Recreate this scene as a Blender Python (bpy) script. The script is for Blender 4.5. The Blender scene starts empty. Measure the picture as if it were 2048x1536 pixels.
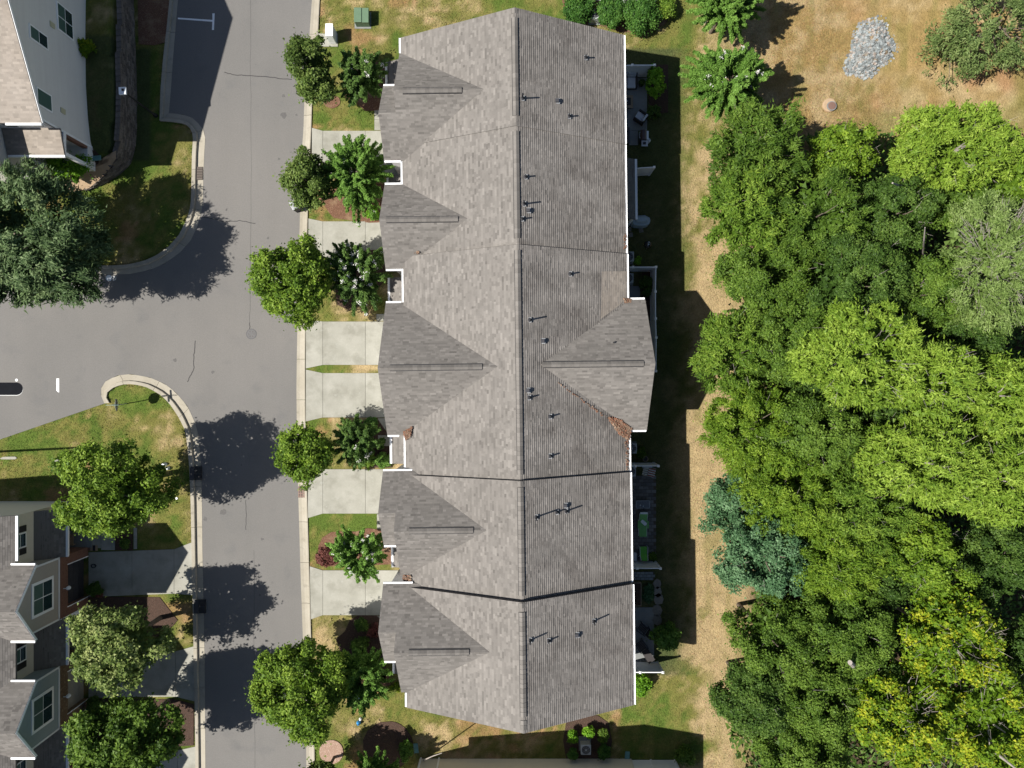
import bpy, math, random
import numpy as np
from mathutils import Vector, Matrix
R_ = math.radians
random.seed(7)
scene = bpy.context.scene
COL = scene.collection

# ------------------------------------------------------------------ camera, light, exposure
CAM_H = 53.0          # drone height in metres
FPX = 1420.0          # focal length in photo pixels (2048 wide)
cam_d = bpy.data.cameras.new('camera')
cam = bpy.data.objects.new('camera', cam_d); COL.objects.link(cam)
cam.location = (0, 0, CAM_H); cam.rotation_euler = (0, 0, 0)
cam_d.sensor_fit = 'HORIZONTAL'; cam_d.sensor_width = 36.0
cam_d.lens = 36.0 * FPX / 2048.0
cam_d.clip_start = 0.1; cam_d.clip_end = 2000
scene.camera = cam

SUN_EL = 49.1; KX, KY = 0.84, 0.21        # a point at height h throws its shadow h*(KX,KY) away
world = bpy.data.worlds.new('World'); scene.world = world; world.use_nodes = True
nt = world.node_tree; nt.nodes.clear()
sky = nt.nodes.new('ShaderNodeTexSky'); sky.sky_type = 'NISHITA'; sky.sun_disc = False
sky.sun_elevation = R_(SUN_EL)
sdir = Vector((-KX, -KY, 1.0)).normalized()          # towards the sun
sky.sun_rotation = math.atan2(sdir.x, sdir.y)
bg = nt.nodes.new('ShaderNodeBackground'); bg.inputs[1].default_value = 0.05
wo = nt.nodes.new('ShaderNodeOutputWorld')
nt.links.new(sky.outputs[0], bg.inputs[0]); nt.links.new(bg.outputs[0], wo.inputs[0])
sd = bpy.data.lights.new('sun', 'SUN'); sd.energy = 4.6; sd.angle = R_(0.5); sd.color = (1.0, 0.955, 0.88)
sun = bpy.data.objects.new('sun', sd); COL.objects.link(sun)
sun.rotation_euler = sdir.to_track_quat('Z', 'Y').to_euler(); sun.location = (-30, -8, 60)
vs = scene.view_settings
vs.view_transform = 'Standard'; vs.look = 'None'; vs.gamma = 1.0; vs.exposure = 1.0
vs.use_curve_mapping = False

# ------------------------------------------------------------------ helpers
def P(px, py, h=0.0):
    """photo pixel of a point known to be at height h -> its place in the world"""
    s = (CAM_H - h) / FPX
    return Vector(((px - 1024) * s, (768 - py) * s, h))
def P2(px, py, h=0.0):
    p = P(px, py, h); return (p.x, p.y)
ORG = {}
def tag(o, label=None, cat=None, group=None, kind=None):
    if label: o['label'] = label
    if cat: o['category'] = cat
    if group: o['group'] = group
    if kind: o['kind'] = kind
    return o
def thing(name, label, cat, loc=(0, 0, 0), group=None, kind=None):
    o = bpy.data.objects.new(name, None); COL.objects.link(o); o.location = loc
    o.empty_display_size = 0.3
    ORG[o] = Vector(loc)
    return tag(o, label, cat, group, kind)
def struct_root(name, loc=(0, 0, 0)):
    o = bpy.data.objects.new(name, None); COL.objects.link(o); o.location = loc
    ORG[o] = Vector(loc); o['kind'] = 'structure'; return o

def mesh_arrays(name, V, F, mats, tint=None, fcol=None, vcol=None, smooth=False, uniq=True):
    V = np.asarray(V, np.float32).reshape(-1, 3); F = np.asarray(F, np.int32)
    n = F.shape[1]
    me = bpy.data.meshes.new(name)
    me.vertices.add(len(V)); me.vertices.foreach_set('co', V.ravel())
    me.loops.add(F.size); me.loops.foreach_set('vertex_index', F.ravel())
    me.polygons.add(len(F)); me.polygons.foreach_set('loop_start', np.arange(0, F.size, n, dtype=np.int32))
    me.polygons.foreach_set('use_smooth', np.full(len(F), bool(smooth)))
    me.update(calc_edges=True)
    if tint is not None:
        a = me.attributes.new('tint', 'FLOAT', 'FACE'); a.data.foreach_set('value', np.asarray(tint, np.float32))
    if fcol is not None:
        a = me.attributes.new('fcol', 'FLOAT_COLOR', 'FACE')
        c = np.ones((len(F), 4), np.float32); c[:, :3] = fcol; a.data.foreach_set('color', c.ravel())
    if vcol is not None:
        a = me.attributes.new('fcol', 'FLOAT_COLOR', 'POINT')
        c = np.ones((len(V), 4), np.float32); c[:, :3] = vcol; a.data.foreach_set('color', c.ravel())
    me.materials.append(mats)
    return me
def put(name, me, parent=None, kind=None):
    o = bpy.data.objects.new(name, me); COL.objects.link(o)
    if parent is not None:
        o.parent = parent; ORG[o] = ORG[parent]
    else: ORG[o] = Vector((0, 0, 0))
    if kind: o['kind'] = kind
    return o

class MB:
    """collects faces, builds ONE mesh object"""
    def __init__(s): s.v = []; s.f = []; s.t = []
    def face(s, pts, t=.5):
        i = len(s.v); s.v += [tuple(p) for p in pts]; s.f.append(tuple(range(i, i + len(pts)))); s.t.append(t); return s
    def solid(s, bot, top, t=.5):
        n = len(bot); i = len(s.v)
        s.v += [tuple(p) for p in bot] + [tuple(p) for p in top]
        s.f.append(tuple(i + k for k in reversed(range(n)))); s.f.append(tuple(i + n + k for k in range(n)))
        for k in range(n):
            k2 = (k + 1) % n; s.f.append((i + k, i + k2, i + n + k2, i + n + k))
        s.t += [t] * (n + 2); return s
    def box(s, x0, x1, y0, y1, z0, z1, t=.5):
        x0, x1 = sorted((x0, x1)); y0, y1 = sorted((y0, y1))
        b = [(x0, y0), (x1, y0), (x1, y1), (x0, y1)]
        return s.solid([(x, y, z0) for x, y in b], [(x, y, z1) for x, y in b], t)
    def obox(s, c, sx, sy, z0, z1, ang=0, t=.5, taper=1.0):
        ca, sa = math.cos(ang), math.sin(ang)
        q = [(-sx / 2, -sy / 2), (sx / 2, -sy / 2), (sx / 2, sy / 2), (-sx / 2, sy / 2)]
        f = lambda k: [(c[0] + ca * x * k - sa * y * k, c[1] + sa * x * k + ca * y * k) for x, y in q]
        return s.solid([(x, y, z0) for x, y in f(1)], [(x, y, z1) for x, y in f(taper)], t)
    def prism(s, pts, z0, z1, t=.5):
        return s.solid([(x, y, z0) for x, y in pts], [(x, y, z1) for x, y in pts], t)
    def tube(s, a, b, r0, r1=None, n=7, t=.5):
        a = Vector(a); b = Vector(b); r1 = r0 if r1 is None else r1
        d = (b - a)
        if d.length < 1e-6: return s
        d.normalize(); u = d.orthogonal().normalized(); w = d.cross(u)
        A = [a + (u * math.cos(2 * math.pi * k / n) + w * math.sin(2 * math.pi * k / n)) * r0 for k in range(n)]
        Bq = [b + (u * math.cos(2 * math.pi * k / n) + w * math.sin(2 * math.pi * k / n)) * r1 for k in range(n)]
        return s.solid(A, Bq, t)
    def path(s, pts, r, n=6):
        for i in range(len(pts) - 1):
            s.tube(pts[i], pts[i + 1], r if not isinstance(r, (list, tuple)) else r[i], r if not isinstance(r, (list, tuple)) else r[i + 1], n)
        return s
    def lathe(s, c, prof, n=16, t=.5):
        i = len(s.v)
        for (r, z) in prof:
            for k in range(n):
                a = 2 * math.pi * k / n; s.v.append((c[0] + r * math.cos(a), c[1] + r * math.sin(a), c[2] + z))
        m = len(prof)
        for j in range(m - 1):
            for k in range(n):
                k2 = (k + 1) % n
                s.f.append((i + j * n + k, i + j * n + k2, i + (j + 1) * n + k2, i + (j + 1) * n + k)); s.t.append(t)
        s.f.append(tuple(i + k for k in reversed(range(n)))); s.t.append(t)
        s.f.append(tuple(i + (m - 1) * n + k for k in range(n))); s.t.append(t)
        return s
    def build(s, name, m, parent=None, kind=None, smooth=False, bevel=0):
        me = bpy.data.meshes.new(name)
        o0 = ORG[parent] if parent is not None else Vector((0, 0, 0))
        me.from_pydata([(x - o0.x, y - o0.y, z - o0.z) for x, y, z in s.v], [], s.f)
        me.materials.append(m)
        a = me.attributes.new('tint', 'FLOAT', 'FACE'); a.data.foreach_set('value', np.array(s.t, np.float32))
        if smooth: me.polygons.foreach_set('use_smooth', np.ones(len(s.f), bool))
        me.update()
        o = put(name, me, parent, kind)
        if bevel:
            b = o.modifiers.new('bevel', 'BEVEL'); b.width = bevel; b.segments = 2; b.limit_method = 'ANGLE'
        return o

# ------------------------------------------------------------------ materials
def mk(name, cols, scale=3.0, rough=.8, bump=None, layer=None, tint=0.0, fine=None, stretch=None,
       attr=None, spec=.3, metal=0.0, trans=0.0, rnd=0.0, detail=6, streak=None):
    """procedural material. cols: ramp colours over noise; layer=(colour, scale, lo, hi); fine=(scale, amount)"""
    m = bpy.data.materials.new(name); m.use_nodes = True
    t = m.node_tree; N = t.nodes; L = t.links
    b = N['Principled BSDF']; out = N['Material Output']
    b.inputs['Roughness'].default_value = rough; b.inputs['Metallic'].default_value = metal
    b.inputs['Specular IOR Level'].default_value = spec
    tc = N.new('ShaderNodeTexCoord'); vec = tc.outputs['Object']
    if stretch:
        mp = N.new('ShaderNodeMapping'); mp.inputs['Scale'].default_value = stretch
        L.new(vec, mp.inputs['Vector']); vecs = mp.outputs[0]
    else: vecs = vec
    def noise(sc, v=None, d=detail):
        n = N.new('ShaderNodeTexNoise'); n.inputs['Scale'].default_value = sc; n.inputs['Detail'].default_value = d
        n.inputs['Roughness'].default_value = .6; L.new(v or vec, n.inputs['Vector']); return n.outputs['Fac']
    def mulf(c, f, lo, hi):
        mr = N.new('ShaderNodeMapRange'); mr.inputs['To Min'].default_value = lo; mr.inputs['To Max'].default_value = hi
        L.new(f, mr.inputs['Value'])
        mx = N.new('ShaderNodeVectorMath'); mx.operation = 'SCALE'
        L.new(c, mx.inputs[0]); L.new(mr.outputs[0], mx.inputs['Scale']); return mx.outputs[0]
    if attr:
        a = N.new('ShaderNodeAttribute'); a.attribute_name = attr; color = a.outputs['Color']
    elif len(cols) == 1:
        rgb = N.new('ShaderNodeRGB'); rgb.outputs[0].default_value = (*cols[0], 1); color = rgb.outputs[0]
    else:
        r = N.new('ShaderNodeValToRGB'); cr = r.color_ramp
        k = len(cols)
        cr.elements[0].position = .3; cr.elements[0].color = (*cols[0], 1)
        cr.elements[1].position = .7; cr.elements[1].color = (*cols[-1], 1)
        for i in range(1, k - 1):
            e = cr.elements.new(.3 + .4 * i / (k - 1)); e.color = (*cols[i], 1)
        if tint == 'ramp':
            a = N.new('ShaderNodeAttribute'); a.attribute_name = 'tint'
            cr.elements[0].position = 0.0; cr.elements[len(cr.elements) - 1].position = 1.0
            for i in range(1, k - 1): cr.elements[i].position = i / (k - 1)
            L.new(a.outputs['Fac'], r.inputs[0])
        else: L.new(noise(scale, vecs), r.inputs[0])
        color = r.outputs[0]
    if layer:
        for (lc, ls, lo, hi) in (layer if isinstance(layer, list) else [layer]):
            mr = N.new('ShaderNodeMapRange'); mr.inputs['From Min'].default_value = lo; mr.inputs['From Max'].default_value = hi
            L.new(noise(ls), mr.inputs['Value'])
            mx = N.new('ShaderNodeMix'); mx.data_type = 'RGBA'
            L.new(mr.outputs[0], mx.inputs['Factor']); L.new(color, mx.inputs['A']); mx.inputs['B'].default_value = (*lc, 1)
            color = mx.outputs['Result']
    if tint and tint != 'ramp':
        a = N.new('ShaderNodeAttribute'); a.attribute_name = 'tint'
        color = mulf(color, a.outputs['Fac'], 1 - tint, 1 + tint)
    if rnd:
        oi = N.new('ShaderNodeObjectInfo'); color = mulf(color, oi.outputs['Random'], 1 - rnd, 1 + rnd)
    if fine:
        color = mulf(color, noise(fine[0], None, 3), 1 - fine[1] * 2, 1 + fine[1] * 2)
    if streak:
        mp = N.new('ShaderNodeMapping'); mp.inputs['Scale'].default_value = streak[0]
        L.new(vec, mp.inputs['Vector'])
        color = mulf(color, noise(1.0, mp.outputs[0], 5), 1 - streak[1] * 2, 1 + streak[1] * 2)
    L.new(color, b.inputs['Base Color'])
    if bump:
        bp = N.new('ShaderNodeBump'); bp.inputs['Distance'].default_value = bump[1]; bp.inputs['Strength'].default_value = bump[2] if len(bump) > 2 else .6
        L.new(noise(bump[0], None, 8), bp.inputs['Height']); L.new(bp.outputs[0], b.inputs['Normal'])
    if trans:
        tr = N.new('ShaderNodeBsdfTranslucent'); L.new(color, tr.inputs['Color'])
        mx = N.new('ShaderNodeMixShader'); mx.inputs[0].default_value = trans
        L.new(b.outputs[0], mx.inputs[1]); L.new(tr.outputs[0], mx.inputs[2]); L.new(mx.outputs[0], out.inputs['Surface'])
    return m

M = {}
M['asphalt'] = mk('asphalt', [(.122, .118, .113), (.143, .137, .130)], scale=.12, rough=.9, fine=(14, .10), bump=(30, .01, .5), spec=.2, streak=((.55, .05, 1), .035),
                  layer=[((.112, .110, .108), .5, .56, .75), ((.150, .142, .133), .05, .45, .7), ((.085, .083, .082), 1.6, .70, .76)])
M['gutter_conc'] = mk('curb_concrete', [(.26, .235, .185), (.31, .285, .235)], scale=.8, rough=.85, fine=(9, .06), layer=((.2, .18, .145), 1.7, .58, .75), bump=(40, .004), rnd=.06)
M['concrete'] = mk('driveway_concrete', [(.222, .218, .185), (.292, .286, .25)], scale=.7, rough=.85, fine=(10, .05), layer=[((.175, .17, .14), .9, .5, .75), ((.31, .31, .28), 1.8, .6, .8)], bump=(40, .004), rnd=.05)
M['old_conc'] = mk('patio_concrete', [(.15, .16, .16), (.21, .215, .21)], scale=.9, rough=.85, fine=(9, .07), bump=(40, .004), rnd=.08)
M['white'] = mk('white_trim', [(.76, .77, .78), (.82, .82, .82)], scale=2, rough=.5, spec=.4)
M['white_vinyl'] = mk('white_vinyl', [(.66, .68, .70), (.74, .75, .76)], scale=1.2, rough=.45, spec=.4)
M['siding'] = mk('beige_siding', [(.60, .585, .57), (.64, .63, .61)], scale=.6, rough=.75, stretch=(.3, .3, 6), fine=(4, .02))
M['siding_warm'] = mk('warm_siding', [(.55, .52, .44), (.60, .56, .47)], scale=.6, rough=.75, fine=(4, .03))
M['siding_taupe'] = mk('taupe_siding', [(.34, .315, .28), (.37, .34, .30)], scale=.6, rough=.75, fine=(4, .03))
M['siding_blue'] = mk('blue_grey_siding', [(.23, .28, .29), (.26, .31, .32)], scale=.6, rough=.75, fine=(4, .03))
M['brick'] = mk('brick', [(.13, .062, .042), (.17, .09, .065), (.09, .045, .032)], scale=9, rough=.9, fine=(14, .15), bump=(14, .01))
M['stone'] = mk('stone_veneer', [(.19, .12, .06), (.10, .065, .04), (.26, .19, .11)], scale=6, rough=.9, fine=(9, .2), bump=(9, .03))
M['glass'] = mk('window_glass', [(.012, .03, .035), (.02, .045, .045)], scale=1, rough=.08, spec=.8)
M['blind'] = mk('window_blind', [(.05, .1, .085), (.07, .13, .11)], scale=2, rough=.3, spec=.5, stretch=(1, 1, 14))
M['black'] = mk('black_metal', [(.012, .012, .014), (.018, .018, .02)], scale=4, rough=.5, spec=.4)
M['dark'] = mk('dark_metal', [(.03, .03, .035), (.045, .045, .05)], scale=4, rough=.55)
M['steel'] = mk('steel', [(.42, .44, .46), (.5, .52, .54)], scale=3, rough=.35, metal=.6)
M['lead'] = mk('lead_flashing', [(.22, .23, .24), (.3, .31, .32)], scale=6, rough=.5, metal=.3)
M['galv'] = mk('galvanised', [(.26, .27, .28), (.33, .34, .35)], scale=6, rough=.5, metal=.3)
M['green_box'] = mk('green_enamel', [(.085, .14, .085), (.10, .16, .10)], scale=1.2, rough=.55, fine=(6, .05))
M['grate'] = mk('cast_iron', [(.04, .035, .03), (.08, .06, .05)], scale=6, rough=.8)
M['rusty'] = mk('rusty_grate', [(.16, .09, .07), (.11, .075, .06)], scale=6, rough=.85)
M['paint'] = mk('road_paint', [(.62, .64, .64), (.74, .74, .74)], scale=2, rough=.7, layer=((.3, .3, .3), 9, .62, .72))
M['patch'] = mk('shadow_black', [(.006, .0066, .009), (.008, .009, .012)], scale=2, rough=.95, spec=.1)  # near-black shadow colour for the painted shape on the side street
M['stain'] = mk('oil_stain', [(.075, .072, .07), (.10, .096, .093)], scale=9, rough=.8)
M['crack'] = mk('crack_sealant', [(.03, .029, .03), (.045, .043, .043)], scale=6, rough=.9)
M['shingle'] = mk('roof_shingle', [(.134, .124, .114), (.152, .141, .130)], scale=.35, rough=.92, tint=.30, spec=.12, fine=(22, .06),
                  layer=[((.140, .130, .120), .8, .5, .66)], streak=((.22, .75, .3), .07))
M['shingle_rear'] = mk('weathered_roof_shingle', [(.150, .138, .127), (.178, .165, .152)], scale=.35, rough=.92, tint=.26, spec=.12, fine=(22, .06),
                  layer=[((.118, .107, .098), .55, .50, .70)], streak=((.16, .8, .3), .20))
M['shingle_tan'] = mk('roof_shingle_tan', [(.22, .19, .16), (.26, .23, .20)], scale=.35, rough=.92, tint=.22, spec=.15, fine=(22, .06))  # tan shingles, lighter by their own colour
M['deck'] = mk('roof_deck', [(.13, .12, .112), (.15, .14, .13)], scale=1, rough=.9)
M['cap'] = mk('ridge_cap_shingle', [(.125, .116, .107), (.15, .139, .128)], scale=3, rough=.92, rnd=.16, fine=(20, .08), spec=.15)
M['mulch'] = mk('mulch', [(.17, .085, .05), (.10, .05, .03), (.24, .14, .09)], scale=12, rough=.95, fine=(22, .25), bump=(16, .06, .9), layer=((.22, .15, .09), 1.1, .5, .75))
M['mulch_dark'] = mk('dark_mulch', [(.075, .04, .028), (.045, .028, .02), (.1, .06, .045)], scale=12, rough=.95, fine=(22, .25), bump=(16, .06, .9))
M['path_soil'] = mk('bare_sandy_soil', [(.30, .21, .13), (.36, .26, .17)], scale=2, rough=.95, fine=(12, .12), bump=(14, .03))
M['pink_gravel'] = mk('pink_gravel', [(.34, .23, .18), (.22, .14, .10), (.45, .34, .28)], scale=16, rough=.9, fine=(20, .2), bump=(18, .05))
M['ground'] = mk('ground_grass', [], attr='fcol', rough=1.0, spec=.05, fine=(7, .22), bump=(9, .10, .9), streak=((1.6, 1.6, 1), .12))
M['blade'] = mk('grass_blade', [], attr='fcol', rough=.8, spec=.1, trans=.25)
M['rock'] = mk('grey_rock', [(.13, .148, .15), (.20, .22, .222), (.27, .20, .155)], scale=3, rough=.85, tint=.45, fine=(9, .12), bump=(12, .03))
M['boulder'] = mk('bank_rock', [(.14, .15, .148), (.21, .22, .215)], scale=2, rough=.9, fine=(9, .15), bump=(7, .1), layer=((.20, .15, .095), 1.3, .5, .62))
M['block'] = mk('wall_block', [(.10, .085, .075), (.15, .13, .115)], scale=2, rough=.9, tint=.35, rnd=.15, fine=(9, .12), bump=(10, .02))
M['bark'] = mk('bark', [(.09, .07, .05), (.14, .115, .09)], scale=5, rough=.9, bump=(12, .02))
M['bark_pale'] = mk('pale_bark', [(.22, .19, .17), (.32, .29, .26)], scale=4, rough=.9)
M['cushion'] = mk('cushion_cloth', [(.42, .44, .48), (.5, .52, .56)], scale=3, rough=.85)
M['wicker'] = mk('dark_wicker', [(.022, .02, .02), (.035, .03, .03)], scale=20, rough=.7)
M['tan_wood'] = mk('tan_tabletop', [(.20, .15, .10), (.26, .2, .14)], scale=3, rough=.7, stretch=(1, 8, 1))
M['grill_red'] = mk('dark_red_enamel', [(.035, .012, .012), (.045, .016, .015)], scale=2, rough=.3, spec=.6)
M['cover'] = mk('grey_blue_cover', [(.26, .33, .38), (.33, .40, .45)], scale=2, rough=.6, bump=(3, .05))
M['lime'] = mk('lime_cloth', [(.13, .33, .10), (.16, .38, .13)], scale=3, rough=.8)
M['lime_b'] = mk('bright_lime_cloth', [(.10, .36, .05), (.13, .42, .07)], scale=3, rough=.8)
M['white_pl'] = mk('white_plastic', [(.6, .64, .66), (.7, .72, .74)], scale=3, rough=.5)
M['stripe_r'] = mk('red_stripe_cloth', [(.36, .12, .10), (.42, .16, .13)], scale=3, rough=.85)
M['paver'] = mk('dark_paver', [(.10, .10, .105), (.15, .145, .14)], scale=1.4, rough=.9, rnd=.35, fine=(12, .1))
M['paver_b'] = mk('blue_grey_paver', [(.16, .19, .20), (.20, .22, .23)], scale=2, rough=.9, rnd=.15, fine=(12, .08))
M['stepping'] = mk('stepping_stone', [(.14, .13, .115), (.2, .185, .165)], scale=2, rough=.9, rnd=.2, fine=(9, .12))
M['terracotta'] = mk('terracotta', [(.2, .16, .12), (.26, .21, .16)], scale=3, rough=.8)
M['blue'] = mk('blue_paint', [(.03, .22, .5), (.05, .28, .58)], scale=3, rough=.4)
M['teal'] = mk('teal_plastic', [(.10, .22, .22), (.13, .27, .26)], scale=3, rough=.5)
M['sign_red'] = mk('sign_red', [(.45, .02, .02)], rough=.4)
M['ac_body'] = mk('painted_steel_grey', [(.30, .32, .33), (.36, .38, .39)], scale=3, rough=.5)
M['litter'] = mk('fallen_leaves', [(.20, .085, .05), (.12, .075, .05), (.24, .17, .12)], tint='ramp', rough=.9)
M['flower'] = mk('white_blossom', [(.62, .60, .56), (.75, .74, .72)], scale=3, rough=.7, trans=.3)

def leafmat(name, a, b, c, trans=.32, rough=.55, spec=.16):
    return mk(name, [a, b, c], tint='ramp', rough=rough, spec=spec, trans=trans)
LM = {
 'maple': leafmat('maple_leaf', (.045, .095, .010), (.115, .195, .018), (.235, .33, .045)),
 'maple_dk': leafmat('dark_green_leaf', (.035, .065, .012), (.085, .135, .026), (.18, .24, .06)),
 'crape': leafmat('crape_leaf', (.04, .095, .014), (.10, .20, .03), (.19, .33, .065)),
 'crape_dk': leafmat('deep_crape_leaf', (.03, .065, .014), (.065, .125, .025), (.14, .23, .05)),
 'willow': leafmat('grey_green_leaf', (.03, .06, .02), (.09, .145, .055), (.20, .27, .12)),
 'pale_y': leafmat('pale_yellow_leaf', (.06, .10, .02), (.16, .22, .055), (.34, .38, .14)),
 'oak': leafmat('mid_green_leaf', (.036, .076, .010), (.078, .142, .017), (.155, .24, .037)),
 'oak_y': leafmat('yellow_green_leaf', (.052, .108, .008), (.115, .195, .016), (.225, .32, .034)),
 'oak_d': leafmat('deep_green_leaf', (.026, .058, .010), (.058, .112, .018), (.125, .20, .038)),
 'fine': leafmat('feathery_leaf', (.048, .10, .010), (.105, .185, .020), (.21, .30, .042)),
 'pine': leafmat('pine_needle', (.08, .15, .014), (.16, .25, .026), (.27, .37, .055), trans=.3),
 'pale': leafmat('pale_olive_leaf', (.085, .14, .03), (.16, .235, .06), (.26, .34, .12)),
 'blue': leafmat('blue_green_leaf', (.035, .088, .035), (.075, .155, .066), (.165, .28, .14)),
 'yellow': leafmat('yellow_leaf', (.055, .115, .008), (.13, .22, .013), (.36, .37, .022)),
 'box': leafmat('boxwood_leaf', (.02, .06, .012), (.05, .13, .02), (.11, .22, .04)),
 'lime': leafmat('lime_leaf', (.06, .15, .01), (.12, .27, .015), (.2, .38, .03)),
 'red': leafmat('red_brown_leaf', (.07, .02, .018), (.14, .05, .04), (.22, .09, .07)),
 'scrub': leafmat('scrub_leaf', (.06, .10, .03), (.13, .19, .055), (.22, .27, .10)),
}

# ------------------------------------------------------------------ noise + masks for the ground
_rng = np.random.default_rng(11)
_G = _rng.random((256, 256)).astype(np.float32)
def vnoise(x, y):
    xi = np.floor(x).astype(int); yi = np.floor(y).astype(int); fx = x - xi; fy = y - yi
    fx = fx * fx * (3 - 2 * fx); fy = fy * fy * (3 - 2 * fy)
    a = _G[xi % 256, yi % 256]; b = _G[(xi + 1) % 256, yi % 256]; c = _G[xi % 256, (yi + 1) % 256]; d = _G[(xi + 1) % 256, (yi + 1) % 256]
    return (a * (1 - fx) + b * fx) * (1 - fy) + (c * (1 - fx) + d * fx) * fy
def fbm(x, y, o=4):
    r = 0; am = .5; t = 0
    for i in range(o):
        r = r + am * vnoise(x * 2 ** i + 17 * i, y * 2 ** i + 31 * i); t += am; am *= .55
    return r / t
def inside(poly, x, y):
    r = np.zeros(x.shape, bool); n = len(poly)
    for i in range(n):
        x0, y0 = poly[i]; x1, y1 = poly[(i + 1) % n]
        if y0 == y1: continue
        c = ((y0 > y) != (y1 > y)) & (x < (x1 - x0) * (y - y0) / (y1 - y0) + x0)
        r ^= c
    return r

# curb lines: (road edge x,y, back-of-curb x,y) in photo pixels on the ground
CURB_R = [(640, -500, 658, -500), (627, -40, 644, -40), (624, 0, 640, 0), (617, 100, 635, 100), (609, 200, 625, 200), (607, 260, 623, 260), (604, 300, 621, 300),
          (600, 430, 616, 430), (597, 560, 613, 560), (594, 700, 611, 700), (593, 780, 611, 780), (594, 880, 612, 880),
          (597, 1000, 615, 1000), (601, 1136, 619, 1136), (606, 1280, 623, 1280), (610, 1400, 627, 1400), (612, 1460, 629, 1460),
          (613, 1536, 630, 1536), (614, 1600, 631, 1600), (625, 2100, 642, 2100)]
CURB_A = [(380, -500, 363, -500), (356, 0, 341, 0), (351, 60, 335, 60), (346, 120, 328, 120), (342, 180, 323, 180), (338, 226, 321, 243)]
CURB_B = [(338, 226, 321, 243), (365, 229, 360, 246), (385, 236, 374, 251), (397, 247, 382, 258), (408, 262, 387, 269), (411, 278, 388, 283), (409, 300, 386, 300),
          (407, 350, 385, 350), (406, 400, 384, 400), (403, 425, 381, 422), (396, 450, 374, 442), (382, 480, 360, 470), (360, 505, 340, 493), (330, 527, 314, 512),
          (300, 540, 288, 523), (260, 548, 255, 530), (215, 549, 215, 532), (150, 546, 150, 529), (80, 541, 80, 524), (0, 538, 0, 521), (-500, 530, -500, 513)]
CURB_C = [(209, 807, 221, 806), (202, 790, 214, 794), (203, 775, 217, 784), (212, 762, 229, 775), (235, 751, 245, 769), (262, 748, 266, 768), (300, 755, 292, 773),
          (330, 768, 318, 786), (352, 785, 338, 803), (375, 812, 358, 832), (390, 845, 371, 858), (397, 870, 375, 878), (402, 930, 380, 930), (404, 1000, 383, 1000),
          (405, 1100, 385, 1100), (407, 1200, 387, 1200), (409, 1300, 389, 1300), (410, 1400, 391, 1400), (411, 1536, 393, 1536), (411, 1600, 393, 1600), (420, 2100, 402, 2100)]
def edge(c, k): return [(q[k], q[k + 1]) for q in c]
ROAD_PX = edge(CURB_A, 0) + edge(CURB_B, 0)[1:] + [(-900, 530), (-900, 1220), (0, 879)] + edge(CURB_C, 0) + list(reversed(edge(CURB_R, 0)))
BACK_PX = edge(CURB_A, 2) + edge(CURB_B, 2)[1:] + [(-900, 514), (-900, 1220), (0, 879)] + edge(CURB_C, 2) + list(reversed(edge(CURB_R, 2)))

WALL_B = [(262, -500, .8), (268, 0, 1.5), (272, 100, 1.9), (275, 200, 2.15), (274, 260, 2.1), (271, 300, 1.95), (262, 330, 1.6), (240, 350, 1.15), (210, 368, .6), (177, 383, .12)]
TERR_PX = [(248, -900), (254, 0), (257, 100), (259, 200), (258, 260), (255, 298), (246, 323), (228, 338), (202, 355), (174, 372), (120, 388), (0, 400), (-900, 420), (-900, -900)]
def terr_h(py):
    return np.interp(py, [-500, 0, 100, 200, 260, 300, 330, 350, 368, 383, 395], [1.0, 1.7, 2.1, 2.35, 2.3, 2.15, 1.75, 1.25, .65, .1, .0])

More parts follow.
